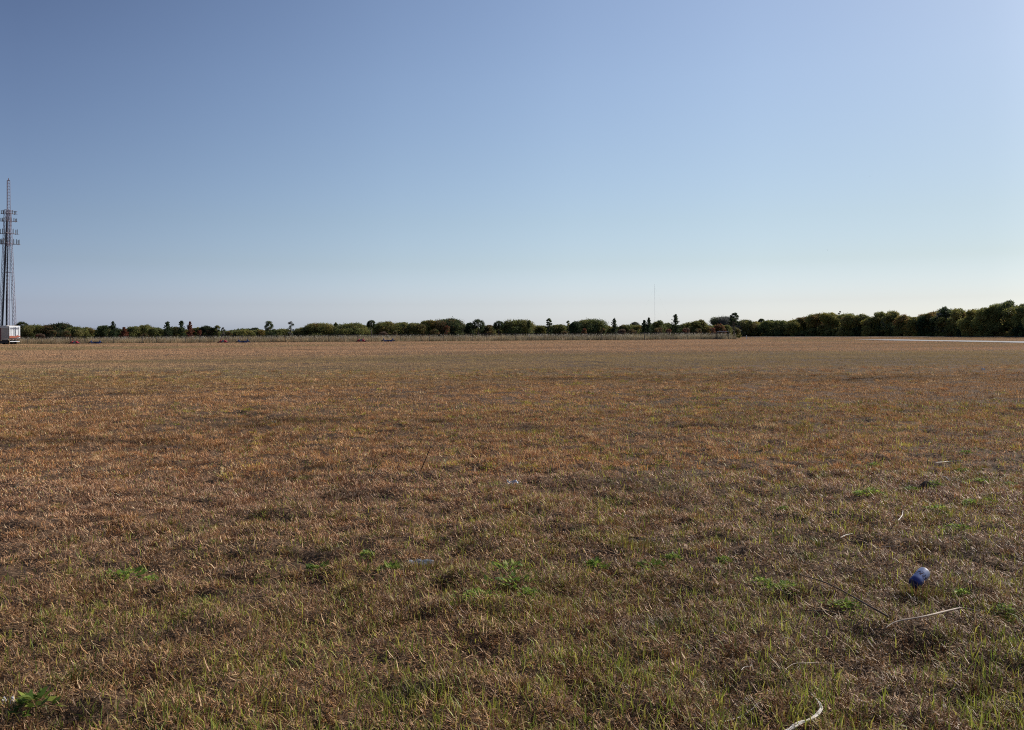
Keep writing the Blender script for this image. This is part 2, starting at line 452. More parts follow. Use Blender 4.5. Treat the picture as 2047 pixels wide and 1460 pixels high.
def grass_layer(d0, d1, dens, kind, wmul=1.0, hmul=1.0, simple=False):
    x, y = scatter(d0, d1, dens)
    cl = fnoise(x, y, 0.30, 11)
    cl2 = fnoise(x, y, 1.7, 12)
    gr = greenness(x, y); dk = darkness(x, y)
    n = len(x); u = RNG.random(n)
    if kind == 'stand':
        hum = np.where(np.hypot(x, y) < 16, fnoise(x, y, 0.15, 5), 0.5)
        keep = u < np.clip((cl - 0.30) * 2.6 + (cl2 - 0.5) * 1.2 + (hum - 0.47) * 4.0, 0.03, 1.0) * (1 - 0.5 * dk)
    elif kind == 'green':
        keep = u < gr * np.clip((fnoise(x, y, 0.16, 14) - 0.25) * 2.4, 0.05, 1)
    else:
        hum = np.where(np.hypot(x, y) < 16, fnoise(x, y, 0.15, 5), 0.5)
        keep = u < np.clip(0.45 + (cl2 - 0.36) * 2.4 + (cl - 0.4) * 1.5 + (hum - 0.45) * 3.5, 0.24, 1)
    x, y, cl, cl2, gr, dk = [a[keep] for a in (x, y, cl, cl2, gr, dk)]
    n = len(x)
    az = RNG.random(n) * 2 * math.pi
    if kind == 'stand':
        L = (0.018 + 0.045 * RNG.random(n)) * np.clip(0.15 + 1.9 * (cl - 0.15), 0.25, 1.7) * hmul
        W = (0.0020 + 0.0026 * RNG.random(n)) * wmul
        tilt = np.abs(RNG.normal(0.65, 0.40, n)); curl = RNG.normal(0.5, 0.6, n); z0 = RNG.random(n) * 0.006
        pal = PAL_DRY[RNG.integers(0, len(PAL_DRY), n)]
        mixg = (RNG.random(n) < gr * 0.5)[:, None]
        pal = np.where(mixg, pal * 0.45 + PAL_GRN[RNG.integers(0, len(PAL_GRN), n)] * 0.65, pal)
    elif kind == 'litter':
        L = (0.02 + 0.075 * RNG.random(n) ** 1.5) * hmul
        W = (0.0022 + 0.0040 * RNG.random(n) ** 1.6) * wmul
        tilt = 1.15 + RNG.normal(0, 0.28, n); curl = RNG.normal(0.1, 0.6, n); z0 = RNG.random(n) * (0.012 + 0.018 * cl)
        pal = PAL_LIT[RNG.integers(0, len(PAL_LIT), n)]
    else:
        L = (0.035 + 0.065 * RNG.random(n)) * hmul
        W = (0.0026 + 0.0030 * RNG.random(n)) * wmul
        tilt = np.abs(RNG.normal(0.38, 0.34, n)); curl = RNG.normal(0.45, 0.45, n); z0 = RNG.random(n) * 0.01
        pal = PAL_GRN[RNG.integers(0, len(PAL_GRN), n)]
    vr = float(np.clip((28 - d0) / 18.0, 0.15, 1.0))
    pal = pal * vr + pal.mean(0) * (1 - vr)
    col = pal * (1 + vr * (0.85 * RNG.random(n) ** 1.3 - 0.42))[:, None]
    # wear: patches of redder and greyer straw, matted dark patches
    red = fnoise(x, y, 2.3, 15)[:, None]
    col = col * np.where(kind == 'green', 1.0, 1.0) * (np.array([1.0, 0.93, 0.86]) * (red) * 1.25 + np.array([0.93, 0.97, 1.0]) * (1 - red) * 1.0)
    big = fnoise(x * 0.35, y, 9.0, 17)[:, None]
    col = col * (0.80 + 0.42 * big)
    ol = np.clip((fnoise(x * 0.22, y, 13.0, 19) - 0.44) * 5, 0, 1)[:, None] * np.clip((np.hypot(x, y) - 14) / 20, 0, 1)[:, None]
    col = col * (1 - ol * np.array([0.27, 0.15, 0.25]))
    col = col * (1 - 0.72 * dk[:, None])
    if kind != 'green': col = col * np.array([1.06, 0.985, 0.86])
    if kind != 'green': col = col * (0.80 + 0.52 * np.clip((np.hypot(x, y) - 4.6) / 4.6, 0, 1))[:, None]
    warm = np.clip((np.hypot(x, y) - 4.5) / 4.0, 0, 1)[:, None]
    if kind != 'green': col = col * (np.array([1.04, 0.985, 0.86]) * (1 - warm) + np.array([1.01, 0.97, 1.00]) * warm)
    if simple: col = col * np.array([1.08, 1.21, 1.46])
    col = np.clip(col, 0, 0.85)
    if simple:
        z = hgt(x, y)
        h = W / 2
        sa = RNG.random(n) * math.pi
        v = np.zeros((n, 3, 3))
        v[:, 0] = np.stack([x - np.cos(sa) * h, y - np.sin(sa) * h, z], -1)
        v[:, 1] = np.stack([x + np.cos(sa) * h, y + np.sin(sa) * h, z], -1)
        v[:, 2] = np.stack([x + np.cos(az) * np.sin(tilt) * L, y + np.sin(az) * np.sin(tilt) * L, z + z0 + np.abs(np.cos(tilt)) * L], -1)
        return v, col
    return blades5(x, y, L, W, az, tilt, curl, z0), col

Q = 1.0
def tufts(d0, d1, per_m2, nb, wmul=1.0, hmul=1.0, rmul=1.0, green=0.0):
    """separate tufts: blades leaning outwards from a common foot"""
    cx_, cy_ = scatter(d0, d1, per_m2)
    k_ = RNG.random(len(cx_)) < np.clip((fnoise(cx_, cy_, 1.2, 31) - 0.28) * 3, 0.12, 1)
    cx_, cy_ = cx_[k_], cy_[k_]
    m_ = len(cx_)
    size = (0.5 + 0.9 * RNG.random(m_) ** 1.6)
    tone = RNG.integers(0, len(PAL_DRY), m_); gtone = RNG.integers(0, len(PAL_GRN), m_)
    isg = RNG.random(m_) < greenness(cx_, cy_) * 1.5 * green
    bright = 0.45 + 0.95 * RNG.random(m_)
    I = np.repeat(np.arange(m_), nb); n = len(I)
    a = RNG.random(n) * 6.283; rr = np.sqrt(RNG.random(n)) * 0.060 * size[I] * rmul
    x = cx_[I] + np.cos(a) * rr; y = cy_[I] + np.sin(a) * rr
    az = a + RNG.normal(0, 0.7, n)
    L = (0.03 + 0.045 * RNG.random(n)) * size[I] * hmul
    W = (0.0022 + 0.0024 * RNG.random(n)) * wmul
    tilt = np.clip(0.15 + rr / (0.055 * size[I] * rmul) * 0.75 + RNG.normal(0, 0.2, n), 0, 1.4)
    v = blades5(x, y, L, W, az, tilt, RNG.normal(0.45, 0.35, n), 0.0)
    own = RNG.random(n) < 0.3
    col = PAL_DRY[np.where(own, RNG.integers(0, len(PAL_DRY), n), tone[I])]
    gcol = PAL_GRN[np.where(own, RNG.integers(0, len(PAL_GRN), n), gtone[I])]
    col = np.where((isg[I] & (RNG.random(n) < 0.75))[:, None], gcol, col)
    col = col * (bright[I] * (0.8 + 0.4 * RNG.random(n)))[:, None]
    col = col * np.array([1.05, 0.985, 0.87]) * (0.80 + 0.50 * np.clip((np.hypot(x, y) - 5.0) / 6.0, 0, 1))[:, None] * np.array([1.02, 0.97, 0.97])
    return v, np.clip(col * (1 - 0.5 * darkness(x, y)[:, None]), 0, 0.85)
def join(lst):
    return np.concatenate([a for a, _ in lst]), np.concatenate([c for _, c in lst])
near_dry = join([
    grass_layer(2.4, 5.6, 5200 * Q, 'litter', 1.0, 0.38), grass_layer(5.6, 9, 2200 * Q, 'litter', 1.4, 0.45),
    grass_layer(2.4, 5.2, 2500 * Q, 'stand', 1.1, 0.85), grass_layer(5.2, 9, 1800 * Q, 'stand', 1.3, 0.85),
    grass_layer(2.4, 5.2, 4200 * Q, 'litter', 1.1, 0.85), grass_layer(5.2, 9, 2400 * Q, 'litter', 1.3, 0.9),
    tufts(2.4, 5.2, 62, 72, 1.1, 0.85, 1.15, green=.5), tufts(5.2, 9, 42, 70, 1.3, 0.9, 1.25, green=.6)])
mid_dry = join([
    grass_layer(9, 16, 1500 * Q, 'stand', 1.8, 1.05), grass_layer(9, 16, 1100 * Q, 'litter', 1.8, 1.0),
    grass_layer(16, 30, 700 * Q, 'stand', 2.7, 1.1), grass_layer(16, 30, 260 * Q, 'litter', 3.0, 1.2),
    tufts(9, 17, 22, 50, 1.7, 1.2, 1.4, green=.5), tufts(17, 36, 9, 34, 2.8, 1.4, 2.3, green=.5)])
me = np_mesh('matted_grass', mid_dry[0], 5, F5, mid_dry[1])
tag(link('matted_grass', me, M['far_blade']), 'matted tan and orange brown grass in the middle of the field', 'grass', kind='stuff')
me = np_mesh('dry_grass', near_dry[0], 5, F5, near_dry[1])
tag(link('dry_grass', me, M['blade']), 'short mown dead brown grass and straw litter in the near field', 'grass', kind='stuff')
def lush(d0, d1, dens):
    x, y = scatter(d0, d1, dens)
    r_ = np.hypot(x, y)
    g = np.clip((4.9 + 0.30 * x - r_) / 1.2, 0, 1)
    k = RNG.random(len(x)) < g * np.clip((fnoise(x, y, 0.35, 41) - 0.42) * 5, 0.04, 1) * np.clip((fnoise(x, y, 0.07, 42) - 0.3) * 3, 0.05, 1)
    x, y = x[k], y[k]; n = len(x)
    v = blades5(x, y, 0.05 + 0.055 * RNG.random(n), 0.0035 + 0.003 * RNG.random(n), RNG.random(n) * 6.283, np.abs(RNG.normal(0.3, 0.30, n)), RNG.normal(0.4, 0.4, n), 0)
    return v, PAL_GRN[RNG.integers(0, 4, n)] * (0.75 + 0.5 * RNG.random(n))[:, None]
near_grn = join([lush(2.4, 6.0, 1900),grass_layer(2.4, 5.2, 2300 * Q, 'green', 1.1, 0.85), grass_layer(5.2, 9, 1500 * Q, 'green', 1.25, 0.85), grass_layer(9, 18, 420 * Q, 'green', 1.8, 0.9)])
me = np_mesh('green_grass', near_grn[0], 5, F5, near_grn[1])
tag(link('green_grass', me, M['green_blade']), 'fresh green blades growing up through the dead grass', 'grass', kind='stuff')
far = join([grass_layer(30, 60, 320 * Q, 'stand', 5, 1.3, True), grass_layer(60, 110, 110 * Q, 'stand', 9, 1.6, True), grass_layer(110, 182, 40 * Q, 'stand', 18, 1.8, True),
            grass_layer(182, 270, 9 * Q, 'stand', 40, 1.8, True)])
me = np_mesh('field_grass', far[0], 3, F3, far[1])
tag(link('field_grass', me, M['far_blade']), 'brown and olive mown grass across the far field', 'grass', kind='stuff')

# ------------------------------------------------------------------ foliage
GREEN = [(0.075, 0.10, 0.028), (0.10, 0.125, 0.035), (0.055, 0.08, 0.025), (0.13, 0.135, 0.04)]
OLIVE = [(0.15, 0.15, 0.04), (0.11, 0.12, 0.035), (0.18, 0.16, 0.05), (0.08, 0.09, 0.03)]
DARK = [(0.035, 0.055, 0.022), (0.05, 0.07, 0.028), (0.03, 0.04, 0.02)]
RUST = [(0.17, 0.075, 0.035), (0.13, 0.085, 0.035), (0.09, 0.085, 0.03), (0.20, 0.10, 0.04)]
RED = [(0.20, 0.062, 0.036), (0.16, 0.06, 0.036), (0.21, 0.085, 0.045)]
GREY = [(0.17, 0.17, 0.155), (0.21, 0.20, 0.18), (0.13, 0.14, 0.135)]  # greys lightened so the leaf colour carries the distance haze
BROWN = [(0.16, 0.11, 0.075), (0.20, 0.135, 0.09), (0.12, 0.08, 0.055)]
GREEN = [(c[0] * 1.85, c[1] * 1.6, c[2] * 1.9) for c in GREEN]
OLIVE = [(c[0] * 1.6, c[1] * 1.5, c[2] * 1.5) for c in OLIVE]
DARK = [tuple(v * 1.35 for v in c) for c in DARK]
RUST = [(c[0] * 1.0, c[1] * 1.35, c[2] * 1.3) for c in RUST]
MIXG = GREEN + OLIVE[:2] + [(0.12, 0.085, 0.035)]
MIXO = OLIVE + GREEN[:2] + [(0.20, 0.13, 0.04)]
def pal_pick(pal, n, clump=None):
    p = np.array(pal)
    i = RNG.integers(0, len(p), n) if clump is None else (clump + (RNG.random(n) < 0.35) * RNG.integers(0, len(p), n)) % len(p)
    return p[i] * (0.75 + 0.5 * RNG.random(n))[:, None]

def leaves_at(P, size, nrm=None):
    """diamond leaves at points P, random facing"""
    n = len(P)
    a = RNG.normal(0, 1, (n, 3))
    if nrm is not None: a = a + nrm * 0.7
    a /= np.linalg.norm(a, axis=1)[:, None] + 1e-9
    b = RNG.normal(0, 1, (n, 3)); b -= a * np.sum(a * b, 1)[:, None]; b /= np.linalg.norm(b, axis=1)[:, None] + 1e-9
    c = np.cross(a, b)
    s_ = (size * (0.6 + 0.8 * RNG.random(n)))[:, None]
    return np.stack([P - b * s_ * 0.5, P + c * s_ * 0.28, P + b * s_ * 0.5, P - c * s_ * 0.28], 1)

def crown_bush(Rx, Hh, z_low, leaf=0.25, cover=2.3, ragged=0.16, shoots=None, n_lobes=None, drop=0.06):
    """ragged lobed crown reaching the ground; returns leaf points, normals, clump ids"""
    n_lobes = n_lobes or int(14 + Rx * 2.6 + Hh * 1.3)
    P, Nn, Cc = [], [], []
    for i in range(n_lobes):
        frac = 0.06 + 0.80 * RNG.random()
        ang = RNG.random() * 2 * math.pi
        rad = Rx * math.sqrt(max(0.05, 1 - frac ** 2.4)) * 0.74 * math.sqrt(RNG.random())
        lr = Rx * (0.22 + 0.20 * RNG.random()); lr = max(lr, min(0.55, Rx * 0.5)); lz = min(lr * (0.6 + 0.6 * RNG.random()), Hh * 0.3)
        zc = z_low + (Hh - z_low) * frac
        if i < 5:
            rad = Rx * (0.15 + 0.16 * i) * (0.6 + 0.5 * RNG.random()); ang = i * 3.3 + 0.6 * RNG.random()
            lz *= 0.8; zc = Hh * (1 - drop * i * (0.3 + 0.7 * RNG.random())) - lz * 0.95
        elif i < 10:
            zc = z_low + lz * 0.6; rad = Rx * 0.7 * RNG.random()
        zc = min(zc, Hh - lz * (0.9 if i < 5 else 1.02))
        area = 4 * math.pi * ((lr * lr + 2 * lr * lz) / 3)
        n = int(area * cover / (leaf * leaf * 0.28) * 0.5)
        d = RNG.normal(0, 1, (n, 3)); d /= np.linalg.norm(d, axis=1)[:, None]
        rr = 1 - np.abs(RNG.normal(0, ragged, n)) * 1.5 + (RNG.random(n) < 0.14) * RNG.random(n) * 0.30
        rr = rr * (0.72 + 0.5 * vnoise(d[:, 0] * 2 + i, d[:, 2] * 2 + d[:, 1] * 1.7, 0.6, i % 5))
        p = d * rr[:, None] * np.array([lr, lr, lz]) + np.array([math.cos(ang) * rad, math.sin(ang) * rad * 0.8, zc])
        P.append(p); Nn.append(d); Cc.append(np.full(n, i))
    shoots = int(40 + Rx * 18) if shoots is None else shoots
    for i in range(shoots):        # twiggy shoots that stick out of the crown
        ang = RNG.random() * 2 * math.pi; e = 0.15 + 1.35 * RNG.random()
        d0 = np.array([math.cos(ang) * math.cos(e), math.sin(ang) * math.cos(e), math.sin(e)])
        base = d0 * np.array([Rx * 0.70, Rx * 0.6, (Hh - z_low) * 0.78]) + np.array([0, 0, z_low])
        L = min(1.0, Hh * 0.17) * (0.3 + 0.9 * RNG.random()); n = 22
        tt = RNG.random(n)
        g = base + (d0 * 0.5 + np.array([0, 0, 0.7])) * (tt * L)[:, None] + RNG.normal(0, 1, (n, 3)) * (0.05 + 0.16 * (1 - tt))[:, None]
        P.append(g); Nn.append(np.tile(d0, (n, 1))); Cc.append(np.full(n, i))
    P = np.concatenate(P); Nn = np.concatenate(Nn); Cc = np.concatenate(Cc)
    ok = P[:, 2] > 0.02
    return P[ok], Nn[ok], Cc[ok]

def crown_cone(Rx, Hh, z_low, leaf=0.24, spiky=0.35, fill=1.0):
    P, Nn, Cc = [], [], []
    Rx = Rx * 1.15
    nb = int(90 * fill + Hh * 16)
    for i in range(nb):
        f = RNG.random() ** 0.85
        z = z_low + (Hh - z_low) * f
        ang = RNG.random() * 2 * math.pi
        side_ = 0.62 + 0.75 * vnoise(math.cos(ang) * 1.3 + Hh, f * 3.1 + math.sin(ang) * 1.3, 0.8, 2)
        L = Rx * ((1 - f) ** 0.6) * (0.45 + spiky * 2.0 * RNG.random() ** 1.5) * side_ + 0.10
        n = int(10 + L * 26)
        t = RNG.random(n) ** 0.6
        up = 0.25 + 0.35 * f
        c = np.stack([np.cos(ang) * t * L, np.sin(ang) * t * L, z + t * L * up], -1) + RNG.normal(0, 0.09 + 0.05 * L, (n, 3)) * (1.15 - t)[:, None]
        P.append(c); Nn.append(np.tile([math.cos(ang), math.sin(ang), 0.5], (n, 1))); Cc.append(np.full(n, i))
    tt = RNG.random(40)
    P.append(np.stack([RNG.normal(0, 0.05, 40), RNG.normal(0, 0.05, 40), z_low + (Hh - z_low) * (0.85 + 0.15 * tt)], -1)); Nn.append(np.tile([0, 0, 1.0], (40, 1))); Cc.append(np.zeros(40, int))
    return np.concatenate(P), np.concatenate(Nn), np.concatenate(Cc).astype(int)

def crown_clumps(Rx, Hh, z_low, n_cl=11, leaf=0.22, csize=0.30):
    """open pine crown: separate needle clumps on limbs; returns also limb ends"""
    P, Nn, Cc, ends = [], [], [], []
    for i in range(n_cl):
        f = (i + 0.5) / n_cl + RNG.normal(0, 0.02)
        z = z_low + (Hh - z_low) * f
        ang = i * 2.4 + RNG.random()
        rad = Rx * (0.15 + 0.62 * math.sin(math.pi * min(0.95, f * 0.75 + 0.18))) * (0.6 + 0.5 * RNG.random())
        if i == n_cl - 1: rad = 0.05; z = Hh - Rx * csize
        c = np.array([math.cos(ang) * rad, math.sin(ang) * rad, min(z, Hh - Rx * csize * 0.8)])
        ends.append(c)
        r_ = Rx * csize * (0.8 + 0.5 * RNG.random())
        n = int(90 + 160 * r_)
        d = RNG.normal(0, 1, (n, 3)); d /= np.linalg.norm(d, axis=1)[:, None]
        P.append(c + d * (RNG.random(n) ** 0.5)[:, None] * np.array([r_, r_, r_ * 0.8])); Nn.append(d); Cc.append(np.full(n, i))
    return np.concatenate(P), np.concatenate(Nn), np.concatenate(Cc), ends

def palm_fronds(Rx, zc, n_fr=46):
    """fan fronds round a head: long narrow leaflets"""
    V, C = [], []
    for i in range(n_fr):
        ang = RNG.random() * 2 * math.pi; e = math.asin(RNG.uniform(-0.55, 1.0))
        d = np.array([math.cos(ang) * math.cos(e), math.sin(ang) * math.cos(e), math.sin(e)])
        hub = d * Rx * 0.5 + np.array([0, 0, zc])
        for k in range(12):
            s_ = d * 1.0 + RNG.normal(0, 0.38, 3); s_ /= np.linalg.norm(s_)
            s_[2] -= 0.18
            tip = hub + s_ * Rx * (0.42 + 0.18 * RNG.random())
            w = np.cross(s_, RNG.normal(0, 1, 3)); w = w / (np.linalg.norm(w) + 1e-9) * 0.045
            V.append([hub, (hub + tip) / 2 + w, tip, (hub + tip) / 2 - w]); C.append(DARK[RNG.integers(0, 3)] if RNG.random() > 0.2 else (0.12, 0.10, 0.05))
        w = np.cross(d, [0, 0, 1.0]); w = w / (np.linalg.norm(w) + 1e-9) * 0.03
        o_ = np.array([0, 0, zc])
        V.append([o_ - w, o_ + w, hub + w, hub - w]); C.append((0.08, 0.09, 0.04))
    return np.array(V), np.array(C)

def trunk_mesh(mb, Hh, r0, limbs, lean=0.0):
    top = Vector((lean * Hh, 0, Hh))
    pts = [Vector((0, 0, -0.15)), Vector((lean * Hh * 0.3 + random.uniform(-.06, .06), random.uniform(-.06, .06), Hh * 0.35)), Vector((lean * Hh * 0.65, random.uniform(-.08, .08), Hh * 0.7)), top]
    mb.tube(pts, [r0 * 1.25, r0 * 0.85, r0 * 0.5, r0 * 0.12], 7)
    for e in limbs:
        e = Vector(e); s_ = Vector((lean * e.z * 0.7, 0, max(0.2, e.z * 0.62)))
        mid = (s_ + e) / 2 + Vector((0, 0, -0.05 * e.length))
        mb.tube([s_, mid, e], [r0 * 0.45, r0 * 0.28, r0 * 0.08], 5)

def make_tree(name, kind, px, ytop, hw, depth, pal, label, cat='tree', low=0.06, group=None):
    top = D(px, ytop, depth)
    base = Vector((top.x, depth, H1(top.x, depth)))
    Hh = top.z - base.z; Rx = hw * depth / F_PX
    root = empty(name, base)
    tag(root, label, cat, group)
    leaf = 0.21
    if kind == 'bush':
        Rx *= 1.5 if name == 'wood_tree' else 1.55
        P, Nn, Cc = crown_bush(Rx, Hh, Hh * low, leaf, drop=0.10 if name == 'wood_tree' else 0.07)
        limbs = [(math.cos(a) * Rx * 0.5, math.sin(a) * Rx * 0.4, Hh * f) for a, f in [(0.4, 0.6), (2.3, 0.7), (4.1, 0.55), (5.3, 0.75), (1.4, 0.82)]]
        V = leaves_at(P, leaf, Nn); C = pal_pick(pal, len(P), Cc)
    elif kind == 'cone':
        P, Nn, Cc = crown_cone(Rx, Hh, Hh * low, leaf)
        limbs = [(math.cos(a) * Rx * 0.5, math.sin(a) * Rx * 0.5, Hh * f) for a, f in [(0.4, 0.3), (2.5, 0.4), (4.3, 0.5), (5.6, 0.6)]]
        V = leaves_at(P, leaf * 0.9, Nn); C = pal_pick(pal, len(P), Cc)
    elif kind == 'pine':
        P, Nn, Cc, limbs = crown_clumps(Rx, Hh, Hh * low, 20 if low > 0.3 else 26, csize=0.26 if low > 0.3 else 0.34)
        V = leaves_at(P, leaf * 0.9, Nn); C = pal_pick(pal, len(P), Cc)
    elif kind == 'open':
        P, Nn, Cc, limbs = crown_clumps(Rx, Hh, Hh * low, 11, csize=0.48)
        V = leaves_at(P, leaf * 0.8, Nn); C = pal_pick(pal, len(P), Cc)
    elif kind == 'palm':
        V, C = palm_fronds(Rx * 1.12, Hh - Rx * 0.95, 95)
        limbs = []
    mb = MB()
    th = {'palm': Hh - Rx * 0.9, 'bush': Hh * 0.75, 'cone': Hh * 0.97, 'pine': Hh * 0.93, 'open': Hh * 0.9}[kind]
    trunk_mesh(mb, th, 0.20 if kind == 'palm' else max(0.08, Hh * 0.022), limbs)
    mb.build('trunk', M['bark'], root, smooth=True)
    me = np_mesh('crown', V, 4, [(0, 1, 2, 3)], C)
    link('crown', me, M['leaf'], root)
    return root

# --- the belt behind the fence, left to right (photo place of the top, half width, distance)
T = 'tree'
belt = [
 ('palm_tree', 'palm', 44, 643, 13, 210, DARK, 'ragged dark palm showing above the right edge of the white trailer'),
 ('scrub_tree', 'bush', 66, 650, 22, 206, MIXG, 'green scrub tree right beside the white trailer'),
 ('broad_tree', 'bush', 116, 646, 24, 208, DARK + RUST[:2], 'dark round tree with a rusty top, second crown right of the trailer'),
 ('scrub_tree', 'bush', 150, 654, 17, 204, MIXG, 'low green scrub tree above the leftmost red implement'),
 ('scrub_tree', 'bush', 172, 655, 14, 210, MIXO, 'low yellowish scrub tree above the leftmost blue implement'),
 ('scrub_tree', 'bush', 192, 660, 12, 214, GREEN, 'lowest green scrub tree in the dip right of the leftmost blue implement'),
 ('scrub_tree', 'bush', 209, 651, 14, 206, DARK + GREEN, 'bushy green tree leaning against the left side of a dark conifer'),
 ('conifer_tree', 'cone', 226, 644, 12, 203, DARK, 'leftmost dark pointed conifer, between green scrub and red cypress'),
 ('cypress_tree', 'cone', 248, 655, 9, 200, RED, 'short rust red cypress just right of the leftmost conifer'),
 ('scrub_tree', 'bush', 268, 653, 15, 208, MIXG, 'olive scrub tree just right of the short red cypress'),
 ('scrub_tree', 'bush', 291, 650, 16, 210, MIXO, 'pale olive scrub tree midway between the two red cypresses'),
 ('scrub_tree', 'bush', 312, 655, 13, 207, MIXG, 'green scrub tree left of the second dark conifer'),
 ('conifer_tree', 'cone', 335, 644, 12, 203, DARK, 'second dark conifer from the left, thin pointed top'),
 ('scrub_tree', 'bush', 349, 654, 11, 209, MIXG, 'green scrub tree squeezed between two dark conifers'),
 ('conifer_tree', 'cone', 363, 642, 11, 203, DARK + GREEN[:1], 'dark conifer touching the tall red cypress on its left'),
 ('cypress_tree', 'cone', 380, 644, 9, 200, RED, 'tallest rust red cypress, beside a dark conifer'),
 ('scrub_tree', 'bush', 395, 655, 10, 208, MIXO, 'yellow green scrub tree right of the tall red cypress'),
 ('round_tree', 'bush', 411, 652, 12, 205, DARK, 'dark round tree left of the second red implement'),
 ('round_tree', 'bush', 423, 655, 8, 203, DARK + RUST[:1], 'small reddish dark tree left of the second red implement'),
 ('slim_tree', 'pine', 434, 650, 8, 203, GREEN, 'slim green tree right above the second red implement'),
 ('slim_tree', 'open', 446, 654, 5, 206, GREY + GREEN[:1], 'tiny thin grey green tree above the second red implement'),
 ('scrub_tree', 'bush', 462, 661, 16, 212, MIXG, 'low green scrub right of the second red implement'),
 ('scrub_tree', 'bush', 487, 660, 16, 210, OLIVE, 'low bright olive scrub above the second blue implement'),
 ('round_tree', 'bush', 511, 655, 7, 225, DARK + GREY, 'small grey blue tree left of the star shaped conifer'),
 ('conifer_tree', 'pine', 538, 641, 12, 203, DARK + GREEN[:1], 'star shaped conifer with jutting branches, alone above low scrub'),
 ('scrub_tree', 'bush', 563, 658, 17, 210, MIXO, 'low scrub between star shaped conifer and thin topped tree'),
 ('slim_tree', 'open', 581, 642, 7, 205, DARK + GREY, 'slim ragged tree with a loose tuft on top, right of star shaped conifer'),
 ('scrub_tree', 'bush', 602, 656, 15, 210, MIXG, 'scrub tree right of the slim tuft topped tree'),
 ('broad_tree', 'bush', 638, 647, 30, 212, MIXO, 'wide domed olive tree right of the slim tuft topped tree'),
 ('slim_tree', 'cone', 671, 646, 9, 206, GREEN, 'small peaked green tree between two wide olive domes'),
 ('broad_tree', 'bush', 705, 647, 30, 210, MIXG, 'wide green dome behind the third red implement'),
 ('palm_tree', 'palm', 742, 640, 9, 204, DARK, 'narrow dark palm right of the third red implement'),
 ('broad_tree', 'bush', 772, 643, 22, 208, MIXO + RUST[:1], 'green and rusty tree above the third blue implement'),
 ('broad_tree', 'bush', 805, 645, 20, 210, MIXG + RUST[:1], 'rounded green tree right of the third blue implement'),
 ('broad_tree', 'bush', 830, 646, 17, 206, MIXG, 'flat topped green tree left of the twin high domes'),
 ('broad_tree', 'bush', 856, 640, 18, 208, MIXO, 'left and paler one of the twin high domes'),
 ('broad_tree', 'bush', 898, 638, 27, 210, DARK + RUST + GREEN, 'right and larger one of the twin high domes, brown topped'),
 ('round_tree', 'bush', 938, 645, 8, 206, DARK, 'small dark round tree left of the thick dark palm'),
 ('palm_tree', 'palm', 956, 638, 14, 204, DARK, 'thick dark palm left of the short round palm'),
 ('scrub_tree', 'bush', 977, 650, 13, 212, RUST + GREEN, 'low rusty scrub between the two dark palms in the middle'),
 ('palm_tree', 'palm', 997, 641, 11, 206, DARK, 'short round palm head just left of a wide green dome'),
 ('broad_tree', 'bush', 1035, 640, 27, 208, MIXG, 'wide green dome right of the short round palm'),
 ('slim_tree', 'cone', 1058, 642, 9, 204, GREEN, 'small peaked tree on the right shoulder of a wide dome'),
 ('scrub_tree', 'bush', 1077, 651, 13, 214, MIXO, 'low olive scrub left of the narrow spire conifer'),
 ('conifer_tree', 'pine', 1097, 636, 7.5, 203, DARK + GREEN[:1], 'narrow spire conifer standing alone between low scrub'),
 ('scrub_tree', 'bush', 1118, 649, 16, 212, MIXG, 'low green scrub right of the narrow spire conifer'),
 ('slim_tree', 'open', 1136, 640, 6, 210, GREEN, 'small round tree head left of the largest middle dome'),
 ('round_tree', 'bush', 1151, 643, 13, 205, DARK, 'dark tree at the left foot of the largest middle dome'),
 ('broad_tree', 'bush', 1181, 638, 25, 208, GREEN + DARK[:1], 'largest middle dome, smooth and green, left of a dark conifer'),
 ('scrub_tree', 'bush', 1210, 650, 12, 212, MIXO, 'low olive scrub between largest dome and dark conifer'),
 ('conifer_tree', 'cone', 1228, 638, 9, 203, DARK, 'dense dark conifer right of the largest middle dome'),
 ('scrub_tree', 'bush', 1249, 650, 14, 214, MIXG, 'low green scrub right of the dense dark conifer'),
 ('round_tree', 'bush', 1269, 644, 11, 222, GREY + GREEN, 'grey green far tree left of the two peaked conifer'),
 ('conifer_tree', 'cone', 1297, 636, 8, 203, DARK, 'dark conifer just left of the distant thin mast'),
 ('conifer_tree', 'cone', 1288, 641, 8, 204, DARK, 'lower dark conifer leaning on the one left of the mast'),
 ('round_tree', 'bush', 1316, 641, 13, 210, GREEN, 'round green tree under the distant thin mast'),
 ('scrub_tree', 'bush', 1335, 646, 11, 218, MIXG, 'green scrub left of the tall dense conifer'),
 ('conifer_tree', 'cone', 1351, 629, 12, 203, DARK + GREEN[:1], 'tallest dense conifer, right of the distant thin mast'),
 ('scrub_tree', 'bush', 1374, 645, 15, 216, MIXO, 'olive scrub just right of the tallest dense conifer'),
 ('broad_tree', 'bush', 1400, 640, 17, 212, MIXO, 'domed olive tree between tallest conifer and far grey dome'),
 ('broad_tree', 'bush', 1446, 634, 24, 300, GREY + GREEN[:1], 'far grey dome seen behind the long leaf pine'),
 ('round_tree', 'bush', 1437, 648, 11, 205, RED + RUST, 'dull red bush tree above the left end of the gate'),
 ('scrub_tree', 'bush', 1452, 650, 10, 207, MIXO, 'yellowish tree above the right end of the gate'),
 ('pine_tree', 'pine', 1467, 625, 12.5, 184, DARK, 'tall open pine with a bare trunk at the fence end'),
 ('scrub_tree', 'bush', 1490, 640, 16, 266, MIXG + GREY[:1], 'olive tree right behind the bare trunked pine'),
]
for (nm, kd, px, yt, hw, dep, pal, lb) in belt:
    make_tree(nm, kd, px, yt, hw, dep, pal, lb, low=(0.52 if nm == 'pine_tree' else 0.06))

